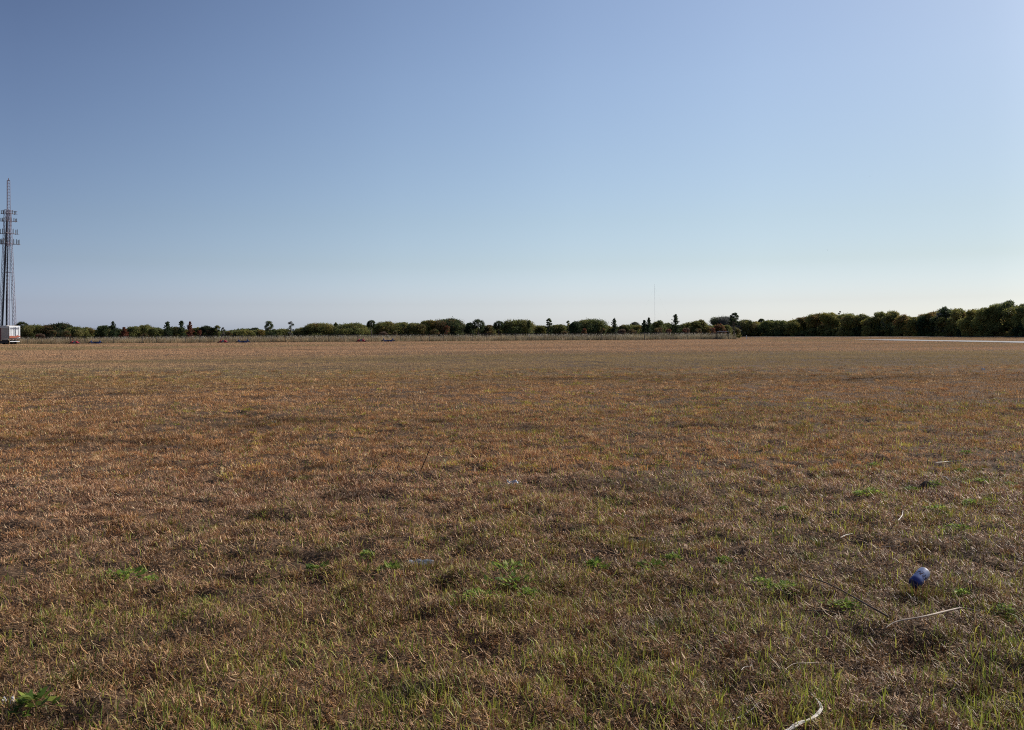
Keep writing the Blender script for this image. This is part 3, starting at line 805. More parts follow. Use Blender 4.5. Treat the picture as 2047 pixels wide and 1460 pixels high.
# --- the dark wood on the right: front edge from 268 m to 182 m away
def wood_depth(px):
    return 268 + (px - 1500) / (2047 - 1500) * (182 - 268)
WOODG = 'trees of the dark wood on the right'
wood = [
 (1508, 643, 16, 0, MIXO, 'low olive tree at the left tip of the dark wood, by the white post'),
 (1522, 637, 6, 6, DARK, 'small dark palm head poking above the left end of the wood'),
 (1538, 640, 18, 0, DARK + GREEN[:2], 'dark tree at the left end of the wood below the small palm head'),
 (1562, 641, 17, 0, GREEN + DARK, 'low green tree left of where the wood starts to rise'),
 (1588, 639, 17, 0, MIXO, 'golden green tree where the wood starts to rise'),
 (1608, 633, 16, 4, RUST + GREEN, 'rusty topped tree on the first rise of the wood'),
 (1634, 627, 18, 4, RUST + MIXO, 'brownish tree on the rise, two left of the grey spike'),
 (1660, 625, 17, 4, MIXO, 'olive tree just left of the grey spike in the wood'),
 (1679, 621, 5, 8, GREY, 'narrow grey spike of a tree above the left part of the wood'),
 (1700, 627, 18, 0, GREEN + RUST[:1], 'tree above the tip where the white road ends'),
 (1722, 628, 16, 2, MIXO + DARK, 'olive tree just right of the white road end, left of a dip'),
 (1738, 634, 13, 0, MIXG, 'low tree in the dip left of the double topped green tree'),
 (1757, 623, 15, 3, GREEN, 'left half of the double topped green tree'),
 (1781, 622, 17, 3, GREEN + GREY[:1], 'right half of the double topped green tree'),
 (1805, 629, 15, 0, RUST + MIXO, 'orange brown tree right of the double topped green tree'),
 (1826, 634, 14, 0, MIXO, 'lowest olive tree in the deep notch of the wood'),
 (1843, 629, 14, 3, RUST + GREEN[:1], 'rusty tree climbing right out of the deep notch'),
 (1862, 624, 15, 3, RUST + MIXO, 'orange tinted tree left of the dark twiggy peak'),
 (1887, 613, 14, 4, DARK + GREY[:1], 'dark twiggy peak in the middle of the right hand wood'),
 (1915, 617, 17, 2, MIXG + RUST[:1], 'brown green tree right of the dark twiggy peak'),
 (1941, 619, 17, 0, MIXO, 'light olive tree midway between dark peak and highest tree'),
 (1966, 615, 17, 0, GREEN + OLIVE[:1], 'green tree left of the highest crown'),
 (1990, 608, 17, 3, GREEN, 'green tree touching the left side of the highest crown'),
 (2015, 601, 20, 5, DARK + GREEN + GREY[:1], 'highest crown of all, near the right edge of the picture'),
 (2045, 607, 20, 2, GREEN, 'tree cut by the right edge of the picture'),
]
for (px, yt, hw, back, pal, lb) in wood:
    pal = [(c[0] * 1.50, c[1] * 1.42, c[2] * 1.3) for c in pal]
    dep = wood_depth(px) + back + 2
    if hw < 7:
        make_tree('palm_tree' if 'palm' in lb else 'slim_tree', 'palm' if 'palm' in lb else 'open', px, yt, hw * 1.1, dep, pal, lb, group=WOODG)
    else:
        make_tree('wood_tree', 'bush', px, yt, hw, dep, pal, lb, low=0.02, group=WOODG)
# beyond the right edge the wood goes on; a few more trees for a step to the side
for k, px in enumerate((2085, 2125, 2165)):
    make_tree('wood_tree', 'bush', px, 604 - 4 * k, 24, wood_depth(px) + 3, GREEN, ('first', 'second', 'third')[k] + ' tree of the wood beyond the right edge', low=0.02, group=WOODG)

# red and brown shrubs in front of the belt
shr = [
 (80, 667, 9, BROWN + RED[:1], 'brown red shrub below the scrub tree beside the white trailer'),
 (104, 660, 8, RUST, 'rusty shrub in front of the dark round tree, left one'),
 (133, 662, 8, RUST + RED[:1], 'rusty shrub in front of the dark round tree, right one'),
 (289, 667, 8, RUST, 'small rusty shrub right of the short red cypress'),
 (399, 660, 5, RED, 'small red shrub right of the tall red cypress'),
 (458, 663, 6, RUST, 'small brown shrub right of the second red implement'),
 (766, 663, 8, BROWN, 'small brown shrub above the third blue implement'),
 (790, 662, 6, RUST, 'small orange brown shrub right of the third blue implement'),
 (868, 658, 11, RUST, 'orange brown shrub below the pale twin dome'),
 (893, 651, 7, RED + RUST, 'pointed orange shrub before the larger twin dome'),
 (1128, 662, 10, RUST + BROWN, 'rusty shrub just left of the largest middle dome'),
 (1168, 657, 6, RED + RUST, 'pointed red shrub at the foot of the largest middle dome'),
 (1205, 657, 8, RUST, 'rusty shrub left of the dense dark conifer'),
 (1244, 658, 10, BROWN, 'grey brown shrub right of the dense dark conifer'),
 (1262, 658, 10, RUST + BROWN, 'rusty shrub midway between two dark conifers'),
 (1316, 655, 16, RUST + BROWN, 'widest rusty shrub, under the distant thin mast'),
 (1336, 658, 8, RED + BROWN, 'red brown shrub left foot of the tallest dense conifer'),
 (1372, 656, 10, BROWN + RED[:1], 'brown shrub right foot of the tallest dense conifer'),
 (1396, 657, 12, RUST + BROWN, 'rusty shrub below the domed olive tree'),
 (1424, 655, 8, RED + BROWN, 'red brown shrub left of the gate'),
]
for (px, yt, hw, pal, lb) in shr:
    dep = 197.5
    top = D(px, yt, dep); base = Vector((top.x, dep, H1(top.x, dep)))
    Rx = hw * dep / F_PX; Hh = max(0.9, top.z - base.z)
    root = empty('shrub', base); tag(root, lb, 'shrub', 'shrubs along the tall grass')
    P, Nn, Cc = crown_bush(Rx, Hh, 0.05, 0.17, 1.8, shoots=10, n_lobes=11)
    link('crown', np_mesh('crown', leaves_at(P, 0.17, Nn), 4, [(0, 1, 2, 3)], pal_pick(pal, len(P), Cc)), M['leaf'], root)
    mb = MB()
    for a in range(4):
        mb.tube([(0, 0, -0.05), (math.cos(a * 1.6) * Rx * 0.4, math.sin(a * 1.6) * Rx * 0.4, Hh * 0.7)], [0.04, 0.015], 5)
    mb.build('trunk', M['bark'], root)

# uncountable undergrowth behind the belt and inside the wood
Vs, Cs = [], []
def add_fill(x, y, Rx, Hh, pal, leaf=0.3):
    P, Nn, Cc = crown_bush(Rx, Hh, 0.02, leaf, 1.7, shoots=34, n_lobes=15)
    P = P * (1 + 0.035 * RNG.normal(0, 1, (len(P), 1)) * (RNG.random((len(P), 1)) < 0.25)) + np.array([x, y, H1(x, y)])
    Vs.append(leaves_at(P, leaf, Nn)); Cs.append(pal_pick(pal, len(P), Cc))
bpx = np.array([b_[2] for b_ in belt if b_[1] == 'bush' and b_[5] < 250]); bpy_ = np.array([b_[3] for b_ in belt if b_[1] == 'bush' and b_[5] < 250])
bo = np.argsort(bpx)
def skyline_h(px, dep, sx, sy):
    return D(px, float(np.interp(px, sx, sy)), dep).z
for x in np.arange(-142, 56, 2.7):
    yb = 215 + RNG.random() * 5
    px = CX + (x / yb) * F_PX
    hh = skyline_h(px, yb, bpx[bo], bpy_[bo]) * (0.80 + 0.12 * RNG.random())
    add_fill(x + RNG.normal(0, 0.6), yb, 3.2, hh, [MIXG + DARK + BROWN[:1], MIXO, DARK + GREEN, MIXG][RNG.integers(0, 4)])
for x in np.arange(-150, 56, 3.5):
    add_fill(x + RNG.normal(0, 0.8), 224 + RNG.random() * 4, 3.6, (2.8 + 0.6 * RNG.random()), MIXG + DARK, 0.36)
link_o = link('undergrowth', np_mesh('undergrowth', np.concatenate(Vs), 4, [(0, 1, 2, 3)], np.concatenate(Cs)), M['leaf'])
tag(link_o, 'tangled low green scrub filling in behind the tall grass', 'undergrowth', kind='stuff')
Vs, Cs = [], []
for px in np.arange(1506, 2200, 17):
    dep = wood_depth(px) + 3
    x = (px - CX) / F_PX * dep
    add_fill(x + RNG.normal(0, 0.5), dep + RNG.normal(0, .4), 1.6 + 1.6 * RNG.random(), (1.6 + 3.4 * RNG.random() ** 1.4) * (1.0 + 0.35 * (px > 1750)), [DARK + GREEN[:2], MIXO, MIXG + DARK, DARK][RNG.integers(0, 4)])
    add_fill((px + 8 - CX) / F_PX * (dep + 7), dep + 7, 3.2, 4.0 + 1.2 * RNG.random(), DARK + GREEN[:2])
    wx = [w_[0] for w_ in wood if w_[2] > 7]; wy = [w_[1] for w_ in wood if w_[2] > 7]
    for sh in (3, 11):
        d2 = dep + 5 + 3 * RNG.random()
        add_fill((px + sh - CX) / F_PX * d2, d2, 1.9 + 0.6 * RNG.random(), D(px + sh, float(np.interp(px + sh, wx, wy)), d2).z * (0.84 + 0.15 * RNG.random()), [[(c[0] * 1.4, c[1] * 1.35, c[2] * 1.2) for c in q_] for q_ in (MIXO, MIXG, GREEN, RUST + MIXO)][RNG.integers(0, 4)], 0.24)
link_o = link('undergrowth', np_mesh('undergrowth', np.concatenate(Vs), 4, [(0, 1, 2, 3)], np.concatenate(Cs)), M['leaf'])
tag(link_o, 'dark dense undergrowth along the foot of the right hand wood', 'undergrowth', kind='stuff')

# tall pale grass behind the fence
n = 150000
x = RNG.uniform(-135, 48, n); y = 181.2 + RNG.random(n) ** 1.2 * 14
cl = fnoise(x, y, 1.3, 21); c2 = fnoise(x, y, 9, 22)
ok = RNG.random(n) < np.clip((cl - 0.2) * 2.2, 0.2, 1)
x, y, cl, c2 = x[ok], y[ok], cl[ok], c2[ok]; n = len(x)
front = np.clip((y - 181.2) / 4.0, 0, 1)
L = (0.55 + 0.75 * RNG.random(n)) * (0.62 + 0.7 * cl) * (0.65 + 0.5 * front)
W = 0.02 + 0.035 * RNG.random(n)
az = RNG.random(n) * 6.283
v = blades5(x, y, L, W, az, np.abs(RNG.normal(0.12, 0.14, n)), RNG.normal(0.3, 0.3, n), 0)
PR = np.array([(0.36, 0.31, 0.22), (0.27, 0.24, 0.16), (0.42, 0.38, 0.29), (0.20, 0.19, 0.12), (0.16, 0.17, 0.10), (0.30, 0.23, 0.15)])
ci = np.where(RNG.random(n) < 0.6, (cl * 23).astype(int) % 6, RNG.integers(0, 6, n))
dkp = np.clip((fnoise(x, y, 2.2, 25) - 0.42) * 4, 0.0, 1)[:, None]
c = PR[ci] * (0.75 + 0.4 * RNG.random(n))[:, None] * (0.75 + 0.5 * c2)[:, None] * (0.68 + 0.42 * dkp) * np.array([1.62, 1.38, 1.18])
gm = np.clip((x + 20) / 50, 0, 1)[:, None]
c = c * (1 - gm * np.array([0.22, 0.15, 0.10]))
tag(link('tall_grass', np_mesh('tall_grass', v, 5, F5, c), M['reed']), 'waist high pale straw coloured grass standing behind the wire fence', 'tall grass', kind='stuff')
# feathery seed heads of the tall grass
n = 16000
x = RNG.uniform(-135, 48, n); y = 181.8 + RNG.random(n) * 13; cl = fnoise(x, y, 2.0, 23)
ok = RNG.random(n) < np.clip((cl - 0.35) * 3, 0, 1); x, y = x[ok], y[ok]; n = len(x)
zz = hgt(x, y) + 0.75 + 0.65 * RNG.random(n)
P = np.stack([x, y, zz], -1); b = np.tile([0, 0, 1.0], (n, 1)) + RNG.normal(0, 0.35, (n, 3)); w = RNG.normal(0, 1, (n, 3)); w /= np.linalg.norm(w, axis=1)[:, None]
V = np.stack([P - b * 0.12, P + w * 0.035, P + b * 0.12, P - w * 0.035], 1)
C = np.array([(0.55, 0.50, 0.40)]) * (0.6 + 0.6 * RNG.random(n))[:, None]
tag(link('seed_heads', np_mesh('seed_heads', V, 4, [(0, 1, 2, 3)], C), M['reed']), 'pale fluffy seed heads on top of the tall grass behind the fence', 'seed heads', kind='stuff')

# ------------------------------------------------------------------ wire fence with posts, gate at its right end
FY, FH = 180.0, 1.55
fx0, fx1 = D(-60, 680, FY).x, D(1432, 680, FY).x
fence = empty('wire_fence', (fx0, FY, 0)); tag(fence, 'long dark chain link fence with thin posts in front of the tall grass', 'fence')
npost = int(round((fx1 - fx0) / 3.06)); step = (fx1 - fx0) / npost
post_me = {}
for rad in (0.035, 0.06):
    mb = MB(); mb.tube([(0, 0, -0.2), (0, 0, FH + 0.03)], rad, 8)
    mb.tube([(0, 0, FH + 0.03), (0, 0, FH + 0.07)], [rad * 1.2, rad * 0.4], 8)
    me = bpy.data.meshes.new('post'); me.from_pydata(mb.v, [], mb.f); me.materials.append(M['galv']); post_me[rad] = me
for i in range(npost + 1):
    xx = i * step
    o = bpy.data.objects.new('post', post_me[0.06 if i % 5 == 2 else 0.035])
    o.parent = fence; o.location = (xx, 0, H1(fx0 + xx, FY)); COL.objects.link(o)
mb = MB()
for i in range(npost):
    a, b_ = i * step, (i + 1) * step
    mb.tube([(a, -0.05, FH + H1(fx0 + a, FY)), (b_, -0.05, FH + H1(fx0 + b_, FY))], 0.028, 6, cap=False)
mb.build('top_rail', M['galv'], fence)
wv, wf = [], []
def wire(a, b_, w=0.004):
    k = len(wv)
    wv.extend([(a[0] - w, -0.09, a[1]), (a[0] + w, -0.09, a[1]), (b_[0] + w, -0.09, b_[1]), (b_[0] - w, -0.09, b_[1])]); wf.append((k, k + 1, k + 2, k + 3))
sp = 0.16
for i in range(int((fx1 - fx0) / sp)):
    a = i * sp
    wire((a, 0.04), (min(a + 1.45, fx1 - fx0), 1.5)); wire((a, 1.5), (min(a + 1.45, fx1 - fx0), 0.04))
me = bpy.data.meshes.new('wire_mesh'); me.from_pydata(wv, [], wf); me.update()
link('wire_mesh', me, M['galv'], fence)

g0, g1 = fx1 + 0.15, D(1457, 680, FY).x
gate = empty('metal_gate', (g0, FY, H1(g0, FY))); tag(gate, 'mesh gate with a pale top bar at the right end of the fence', 'gate')
gw = g1 - g0
mb = MB(); mb.tube([(0, 0, 1.72), (gw, 0, 1.72)], 0.05, 8); mb.build('top_bar', M['galv_pale'], gate)
mb = MB()
for xx in (0.05, gw - 0.05): mb.tube([(xx, 0, 0.08), (xx, 0, 1.67)], 0.045, 8)
mb.tube([(0.05, 0, 0.12), (gw - 0.05, 0, 0.12)], 0.035, 6); mb.tube([(0.05, 0, 0.9), (gw - 0.05, 0, 0.9)], 0.025, 6)
mb.build('frame', M['galv'], gate)
wv, wf = [], []
for i in range(int(gw / sp)):
    a = i * sp
    wire((a, 0.12), (min(a + 1.5, gw), 1.66)); wire((a, 1.66), (min(a + 1.5, gw), 0.12))
me = bpy.data.meshes.new('wire_mesh'); me.from_pydata(wv, [], wf); me.update(); link('wire_mesh', me, M['galv'], gate)

p = D(1492, 678, 184); mb = MB()
mb.tube([(0, 0, -0.1), (0, 0, 0.75)], 0.06, 8); mb.tube([(0, 0, 0.75), (0, 0, 0.80)], [0.065, 0.02], 8)
mb.tube([(0, 0, 0.70), (0.14, 0, 0.78)], 0.025, 6)
o = mb.build('marker_post', M['paper'], None, (p.x, 184, H1(p.x, 184))); tag(o, 'short white marker post right of the bare trunked pine', 'post')

# ------------------------------------------------------------------ field implements by the fence
def implement_red(px, label):
    p = D(px, 680, 177.5)
    r_ = empty('field_implement', (p.x, 177.5, H1(p.x, 177.5))); tag(r_, label, 'implement', 'red two post implements by the fence')
    for sx in (-1, 1):
        mb = MB()
        # flared wing plate: thick slab narrowing upward
        a, b_, c_, d_ = (sx * 0.28, 0.06), (sx * 1.08, 0.06), (sx * 0.50, 0.50), (sx * 0.36, 0.62)
        vs = []
        for yy in (-0.35, 0.35):
            for (xx, z) in (a, b_, c_, d_): vs.append((xx, yy, z))
        mb.add(vs, [(0, 1, 2, 3), (7, 6, 5, 4), (0, 4, 5, 1), (1, 5, 6, 2), (2, 6, 7, 3), (3, 7, 4, 0)])
        mb.build('side_wing', M['red'], r_)
        mb = MB(); mb.tube([(sx * 0.46, 0, 0.45), (sx * 0.44, 0, 1.02)], [0.075, 0.05], 8); mb.box((sx * 0.45, 0, 1.04), (0.13, 0.10, 0.05)); mb.build('mast', M['darkred'], r_)
        mb = MB(); mb.tube([(sx * 0.95, -0.45, 0.13), (sx * 0.95, 0.45, 0.13)], 0.13, 12); mb.build('roller', M['rubber'], r_)
    mb = MB(); mb.box((0, 0, 0.33), (0.66, 0.5, 0.34)); mb.box((0, 0, 0.53), (0.5, 0.36, 0.05)); mb.build('gear_box', M['greymetal'], r_)
    mb = MB(); mb.box((0, -0.3, 0.14), (1.7, 0.08, 0.10)); mb.box((0, 0.3, 0.14), (1.7, 0.08, 0.10)); mb.build('drag_bar', M['dark'], r_)
def implement_blue(px, label):
    p = D(px, 680, 177.3)
    r_ = empty('field_implement', (p.x, 177.3, H1(p.x, 177.3))); tag(r_, label, 'implement', 'low blue implements by the fence')
    mb = MB(); mb.box((0, 0, 0.34), (2.3, 0.30, 0.16)); mb.box((0, 0.35, 0.30), (2.0, 0.10, 0.12)); mb.build('beam', M['blue'], r_)
    for sx in (-1, 1):
        mb = MB(); mb.tube([(sx * 0.92, 0, 0.4), (sx * 0.92, 0, 0.80)], [0.08, 0.05], 8); mb.box((sx * 0.92, 0, 0.46), (0.30, 0.26, 0.18)); mb.build('mast', M['blue'], r_)
        mb = MB(); mb.tube([(sx * 1.1, 0, 0.36), (sx * 1.34, 0, 0.26), (sx * 1.52, 0, 0.05)], [0.10, 0.09, 0.05], 8); mb.build('outrigger', M['dark'], r_)
        mb = MB(); mb.box((sx * 0.55, 0, 0.17), (0.5, 0.5, 0.24)); mb.build('blade_box', M['blue' if sx > 0 else 'greymetal'], r_)
    mb = MB(); mb.tube([(0, -0.3, 0.16), (0, 0.3, 0.16)], 0.15, 12); mb.build('wheel', M['rubber'], r_)
implement_red(149.5, 'red two post implement, leftmost of three, nearest the white trailer')
implement_red(446, 'red two post implement, middle one of the three by the fence')
implement_red(722, 'red two post implement, rightmost of the three by the fence')
implement_blue(191, 'low blue implement, leftmost of three, right of the leftmost red one')
implement_blue(486, 'low blue implement, middle one of the three by the fence')
implement_blue(776, 'low blue implement, rightmost of the three by the fence')

# ------------------------------------------------------------------ trailers
def wheels(root, xs_, y0, z=0.5, r_=0.5):
    for xw in xs_:
        for yw in (y0, y0 + 1.25):
            mb = MB(); mb.tube([(xw - 0.14, yw, z), (xw + 0.14, yw, z)], r_, 20); w = mb.build('wheel', M['rubber'], root)
            mb = MB(); mb.tube([(xw - 0.155, yw, z), (xw + 0.155, yw, z)], r_ * 0.52, 14); mb.build('rim', M['greymetal'], w)
TD = 176.0
xl, xr = D(18.3, 660, TD).x, D(41.2, 660, TD).x
tw = (xr - xl) * 0.97
tr = empty('box_trailer', ((xl + xr) / 2, TD, 0), R(60)); tag(tr, 'white box trailer seen from behind with grey lettering and orange band', 'trailer')
ztop = D(30, 652.3, TD).z; zlow = 1.28
mb = MB(); mb.box((0, 6.1, (ztop + zlow) / 2), (tw, 12.0, ztop - zlow)); mb.build('body', M['white_paint'], tr)
for sx in (-1, 1):
    mb = MB(); mb.box((sx * tw * 0.245, 0.06, (ztop + zlow) / 2 + 0.10), (tw * 0.46, 0.06, ztop - zlow - 0.45))
    dr = mb.build('rear_door', M['white_paint'], tr)
    mb = MB(); mb.tube([(sx * 0.16, 0.0, zlow + 0.15), (sx * 0.16, 0.0, ztop - 0.2)], 0.03, 6); mb.tube([(sx * 0.75, 0.0, zlow + 0.15), (sx * 0.75, 0.0, ztop - 0.2)], 0.02, 6)
    mb.build('lock_rod', M['greymetal'], dr)
mb = MB()   # swooping orange red band across the bottom of the doors
zb = zlow + 0.02
prof_t = [(-tw / 2 + 0.02, zb + 0.46), (-tw * 0.25, zb + 0.48), (0.0, zb + 0.36), (tw * 0.22, zb + 0.60), (tw / 2 - 0.02, zb + 0.33)]
prof_b = [(-tw / 2 + 0.02, zb - 0.02), (-tw * 0.25, zb + 0.02), (0.0, zb + 0.02), (tw * 0.22, zb + 0.14), (tw / 2 - 0.02, zb + 0.22)]
vs = [(a, -0.035, z) for a, z in prof_t] + [(a, -0.035, z) for a, z in prof_b] + [(a, 0.02, z) for a, z in prof_t] + [(a, 0.02, z) for a, z in prof_b]
fs = []
for i in range(4):
    fs += [(5 + i, 6 + i, 1 + i, i), (i, i + 1, i + 11, i + 10), (5 + i, 15 + i, 16 + i, 6 + i)]
mb.add(vs, fs); mb.build('orange_band', M['orange'], tr)
mb = MB(); mb.box((0, 0.12, 0.60), (tw * 0.88, 0.12, 0.17)); mb.build('bumper', M['white_paint'], tr)
mb = MB(); mb.box((0, 6.0, 1.14), (1.1, 11.6, 0.22))
for sx in (-1, 1): mb.box((sx * 0.7, 0.14, 0.93), (0.08, 0.08, 0.50))
mb.build('chassis', M['dark'], tr)
mb = MB(); mb.box((0, 0.10, 1.10), (tw * 0.96, 0.10, 0.14)); mb.build('light_bar', M['darkred'], tr)
wheels(tr, (-tw / 2 + 0.32, tw / 2 - 0.32), 1.4)
tcu = bpy.data.curves.new('t', 'FONT'); tcu.body = 'UNITED'; tcu.size = 0.43; tcu.align_x = 'CENTER'; tcu.extrude = 0.006; tcu.offset = 0.012; tcu.space_character = 1.12
to = bpy.data.objects.new('t', tcu); COL.objects.link(to)
bpy.context.view_layer.update()
dg = bpy.context.evaluated_depsgraph_get()
me = bpy.data.meshes.new_from_object(to.evaluated_get(dg)); me.materials.clear()
bpy.data.objects.remove(to)
o = link('lettering', me, M['ink'], tr, (0, -0.02, ztop - 0.62)); o.rotation_euler = (R(90), 0, 0)

xl, xr = D(-7, 660, TD - 2).x, D(16.3, 660, TD - 2).x
tw2 = (xr - xl) * 0.86
t2 = empty('slatted_trailer', ((xl + xr) / 2, TD - 2, 0), R(30)); tag(t2, 'beige slatted trailer cut by the left edge of the picture', 'trailer')
zt = D(8, 654, TD - 2).z
mb = MB(); mb.box((0, 4.6, (zt + 0.85) / 2 + 0.3), (tw2, 9, zt - 1.2)); mb.build('body', mottled('brown panel', (0.13, 0.10, 0.09), (0.2, 0.16, 0.14), 2, 0.8), t2)
mb = MB()
for k in range(13):
    z = 0.98 + k * (zt - 1.30) / 12.0
    mb.box((0, 0.05, z), (tw2 * 0.95, 0.09, 0.165), Matrix.Rotation(R(8), 3, 'X'))
mb.build('slats', M['beige'], t2)
mb = MB(); mb.box((0, 0.04, zt - 0.06), (tw2 + 0.04, 0.16, 0.26)); mb.box((tw2 / 2 - 0.05, 0.02, (zt + 0.9) / 2), (0.10, 0.14, zt - 1.1)); mb.build('trim', M['cream'], t2)
mb = MB(); mb.box((-tw2 * 0.18, -0.04, (zt + 0.7) / 2), (0.24, 0.12, zt - 1.0)); mb.build('post', M['darkred'], t2)
mb = MB(); mb.box((0, 4.5, 0.66), (tw2 * 0.9, 8.8, 0.26)); mb.box((0, 0.2, 0.45), (tw2 * 0.9, 0.2, 0.3)); mb.build('chassis', M['dark'], t2)
wheels(t2, (-tw2 / 2 + 0.3, tw2 / 2 - 0.3), 0.9, 0.38, 0.38)
# dark low equipment on the ground beyond, roof edge over the beige trailer
p = D(10, 652, TD + 12)
t3 = empty('flat_roof_shed', (p.x - 1.2, TD + 14, 0)); tag(t3, 'low pinkish flat roof showing just above the beige trailer', 'shed')
zt3 = D(8, 651.3, TD + 12).z
mb = MB(); mb.box((0, 0, zt3 / 2 - 0.1), (3.0, 4, zt3 - 0.2)); mb.build('wall', M['beige'], t3)
mb = MB(); mb.box((0, 0, zt3 - 0.07), (3.3, 4.4, 0.16)); mb.build('roof', M['cream'], t3)

# ------------------------------------------------------------------ lattice tower: three trussed legs, narrow mast, four antenna rings
TWD = 226.0
def tz(py, px=17): return D(px, py, TWD).z
tc = D(16.5, 650, TWD)
tower = empty('radio_tower', (D(17, 640, TWD).x, TWD, 0), R(30.5)); tag(tower, 'tall steel lattice radio tower on three trussed legs at the left edge', 'tower')
def tri(c, r_, rot): return [Vector((c[0] + r_ * math.cos(rot + k * 2.0944), c[1] + r_ * math.sin(rot + k * 2.0944), c[2])) for k in range(3)]
def lattice(mb, c0, c1, r0, r1, n, ch, br, rot=0.5):
    prev = None
    for i in range(n + 1):
        t = i / n
        c = [c0[k] + (c1[k] - c0[k]) * t for k in range(3)]
        cur = tri(c, r0 + (r1 - r0) * t, rot)
        for k in range(3): mb.tube([cur[k], cur[(k + 1) % 3]], br, 4, cap=False)
        if prev:
            for k in range(3):
                mb.tube([prev[k], cur[k]], ch, 5, cap=False)
                mb.tube([prev[k], cur[(k + 1) % 3]], br, 4, cap=False)
        prev = cur
ZT = tz(420)
legs = [((-1.95, -0.9), (-0.55, -0.2)), ((-0.25, 1.6), (0.0, 0.5)), ((1.5, -0.7), (0.45, -0.2))]
for (b0, b1) in legs:
    mb = MB(); lattice(mb, (b0[0], b0[1], 0), (b1[0], b1[1], ZT), 0.50, 0.34, 34, 0.055, 0.026); mb.build('leg', M['steel'], tower)
mb = MB(); lattice(mb, (0.1, 0, tz(492)), (0.14, 0, tz(361)), 0.56, 0.42, 22, 0.055, 0.026, 0.2); mb.build('mast', M['steel'], tower)
mb = MB(); mb.tube([(0.2, 0, tz(361)), (0.2, 0, tz(356))], [0.12, 0.05], 8); mb.box((0.2, 0, tz(361)), (0.55, 0.5, 0.08)); mb.build('beacon', M['darkred'], tower)
mb = MB()
for k in range(5): mb.tube([(-1.80 + 0.09 * k, -1.45, 0), (-0.62 + 0.085 * k, -0.75, tz(478)), (-0.30 + 0.06 * k, -0.6, tz(440))], 0.06, 5)
for k in range(4): mb.tube([(0.08 * k - 0.75, 1.2, 0), (0.05 * k - 0.1, 0.1, tz(488))], 0.045, 5)
mb.build('cable_run', M['steel_dark'], tower)
mb = MB()
for z, s_ in ((tz(600), 0.72), (tz(545), 0.45)):
    pts = [Vector((b0[0] + (b1[0] - b0[0]) * z / ZT, b0[1] + (b1[1] - b0[1]) * z / ZT, z)) for b0, b1 in legs]
    for k in range(3): mb.tube([pts[k], pts[(k + 1) % 3]], 0.05, 5)
mb.build('brace_ring', M['steel'], tower)
def ring(y_bar, rad, ants, hgt_, mat, double=False):
    z = tz(y_bar)
    mb = MB()
    c = tri((0.1, 0, z), rad, 0.35)
    for dz in ((0, 0.75) if double else (0,)):
        for k in range(3): mb.tube([c[k] + Vector((0, 0, dz)), c[(k + 1) % 3] + Vector((0, 0, dz))], 0.032, 5)
    for k in range(3): mb.tube([(0.1, 0, z), c[k]], 0.04, 5)
    fr = mb.build('antenna_frame', M['steel'], tower)
    for k in range(3):
        a, b_ = c[k], c[(k + 1) % 3]
        for j in range(ants):
            q_ = a + (b_ - a) * ((j + 0.5) / ants * 0.92 + 0.04)
            out_ = (q_ - Vector((0.1, 0, z))).normalized()
            mb = MB(); mb.box(Vector((q_.x, q_.y, z + hgt_ * 0.38)) + out_ * 0.12, (0.12, 0.10, hgt_)); mb.tube([(q_.x, q_.y, z - 0.15), (q_.x, q_.y, z + hgt_ * 0.8)], 0.035, 5)
            mb.build('antenna', mat, tower)
ring(427, 2.3, 3, 0.95, M['antenna'], True)
ring(442, 2.4, 4, 0.95, M['antenna'])
ring(467, 2.7, 3, 1.4, M['antenna'])
ring(487.5, 3.0, 5, 1.45, M['antenna'])

# far thin mast, haze put into its pale steel colour
md = 1400.0; p = D(1309, 640, md); zt_ = D(1309, 569, md).z
ma = empty('distant_mast', (p.x, md, 0)); tag(ma, 'very thin pale mast far away above the treetops right of centre', 'mast')
mb = MB(); lattice(mb, (0, 0, 0), (0, 0, zt_), 0.18, 0.18, 60, 0.026, 0.016); mb.build('lattice', M['galv_pale'], ma)
mb = MB()
for k in range(3):
    a = k * 2.094 + 0.4
    for f in (0.5, 0.95): mb.tube([(0, 0, zt_ * f), (math.cos(a) * 40, math.sin(a) * 40, 0)], 0.012, 4, cap=False)
mb.build('guy_wires', M['antenna'], ma)

# birds
def bird(px, py, dist, span, bank, label):
    p = D(px, py, dist)
    vs = [(0, 0.35, 0), (0.06, 0.1, 0.03), (-0.06, 0.1, 0.03), (0, -0.3, 0), (0.5, 0.12, 0.12), (1.0, -0.08, 0.0), (0.45, -0.1, 0.10),
          (-0.5, 0.12, 0.12), (-1.0, -0.08, 0.0), (-0.45, -0.1, 0.10), (0, 0.0, -0.07), (0.09, -0.42, 0), (-0.09, -0.42, 0)]
    fs = [(0, 1, 2), (0, 10, 1), (0, 2, 10), (1, 4, 6), (4, 5, 6), (2, 9, 7), (7, 9, 8), (1, 6, 3), (2, 3, 9), (1, 3, 2), (10, 3, 1), (10, 2, 3), (3, 11, 12), (1, 10, 6), (2, 9, 10)]
    me = bpy.data.meshes.new('bird'); me.from_pydata([(a * span / 2, b_ * span / 2, c_ * span / 2) for a, b_, c_ in vs], [], fs); me.update()
    o = link('bird', me, M['bird'], None, p); o.rotation_euler = (R(20), R(bank), R(30))
    tag(o, label, 'bird', 'birds in the sky')
bird(1739, 352.5, 330, 1.0, 5, 'tiny dark bird, the higher one in the right hand sky')
bird(1653.5, 500, 330, 1.1, 28, 'tiny dark bird, the lower tilted one in the right hand sky')

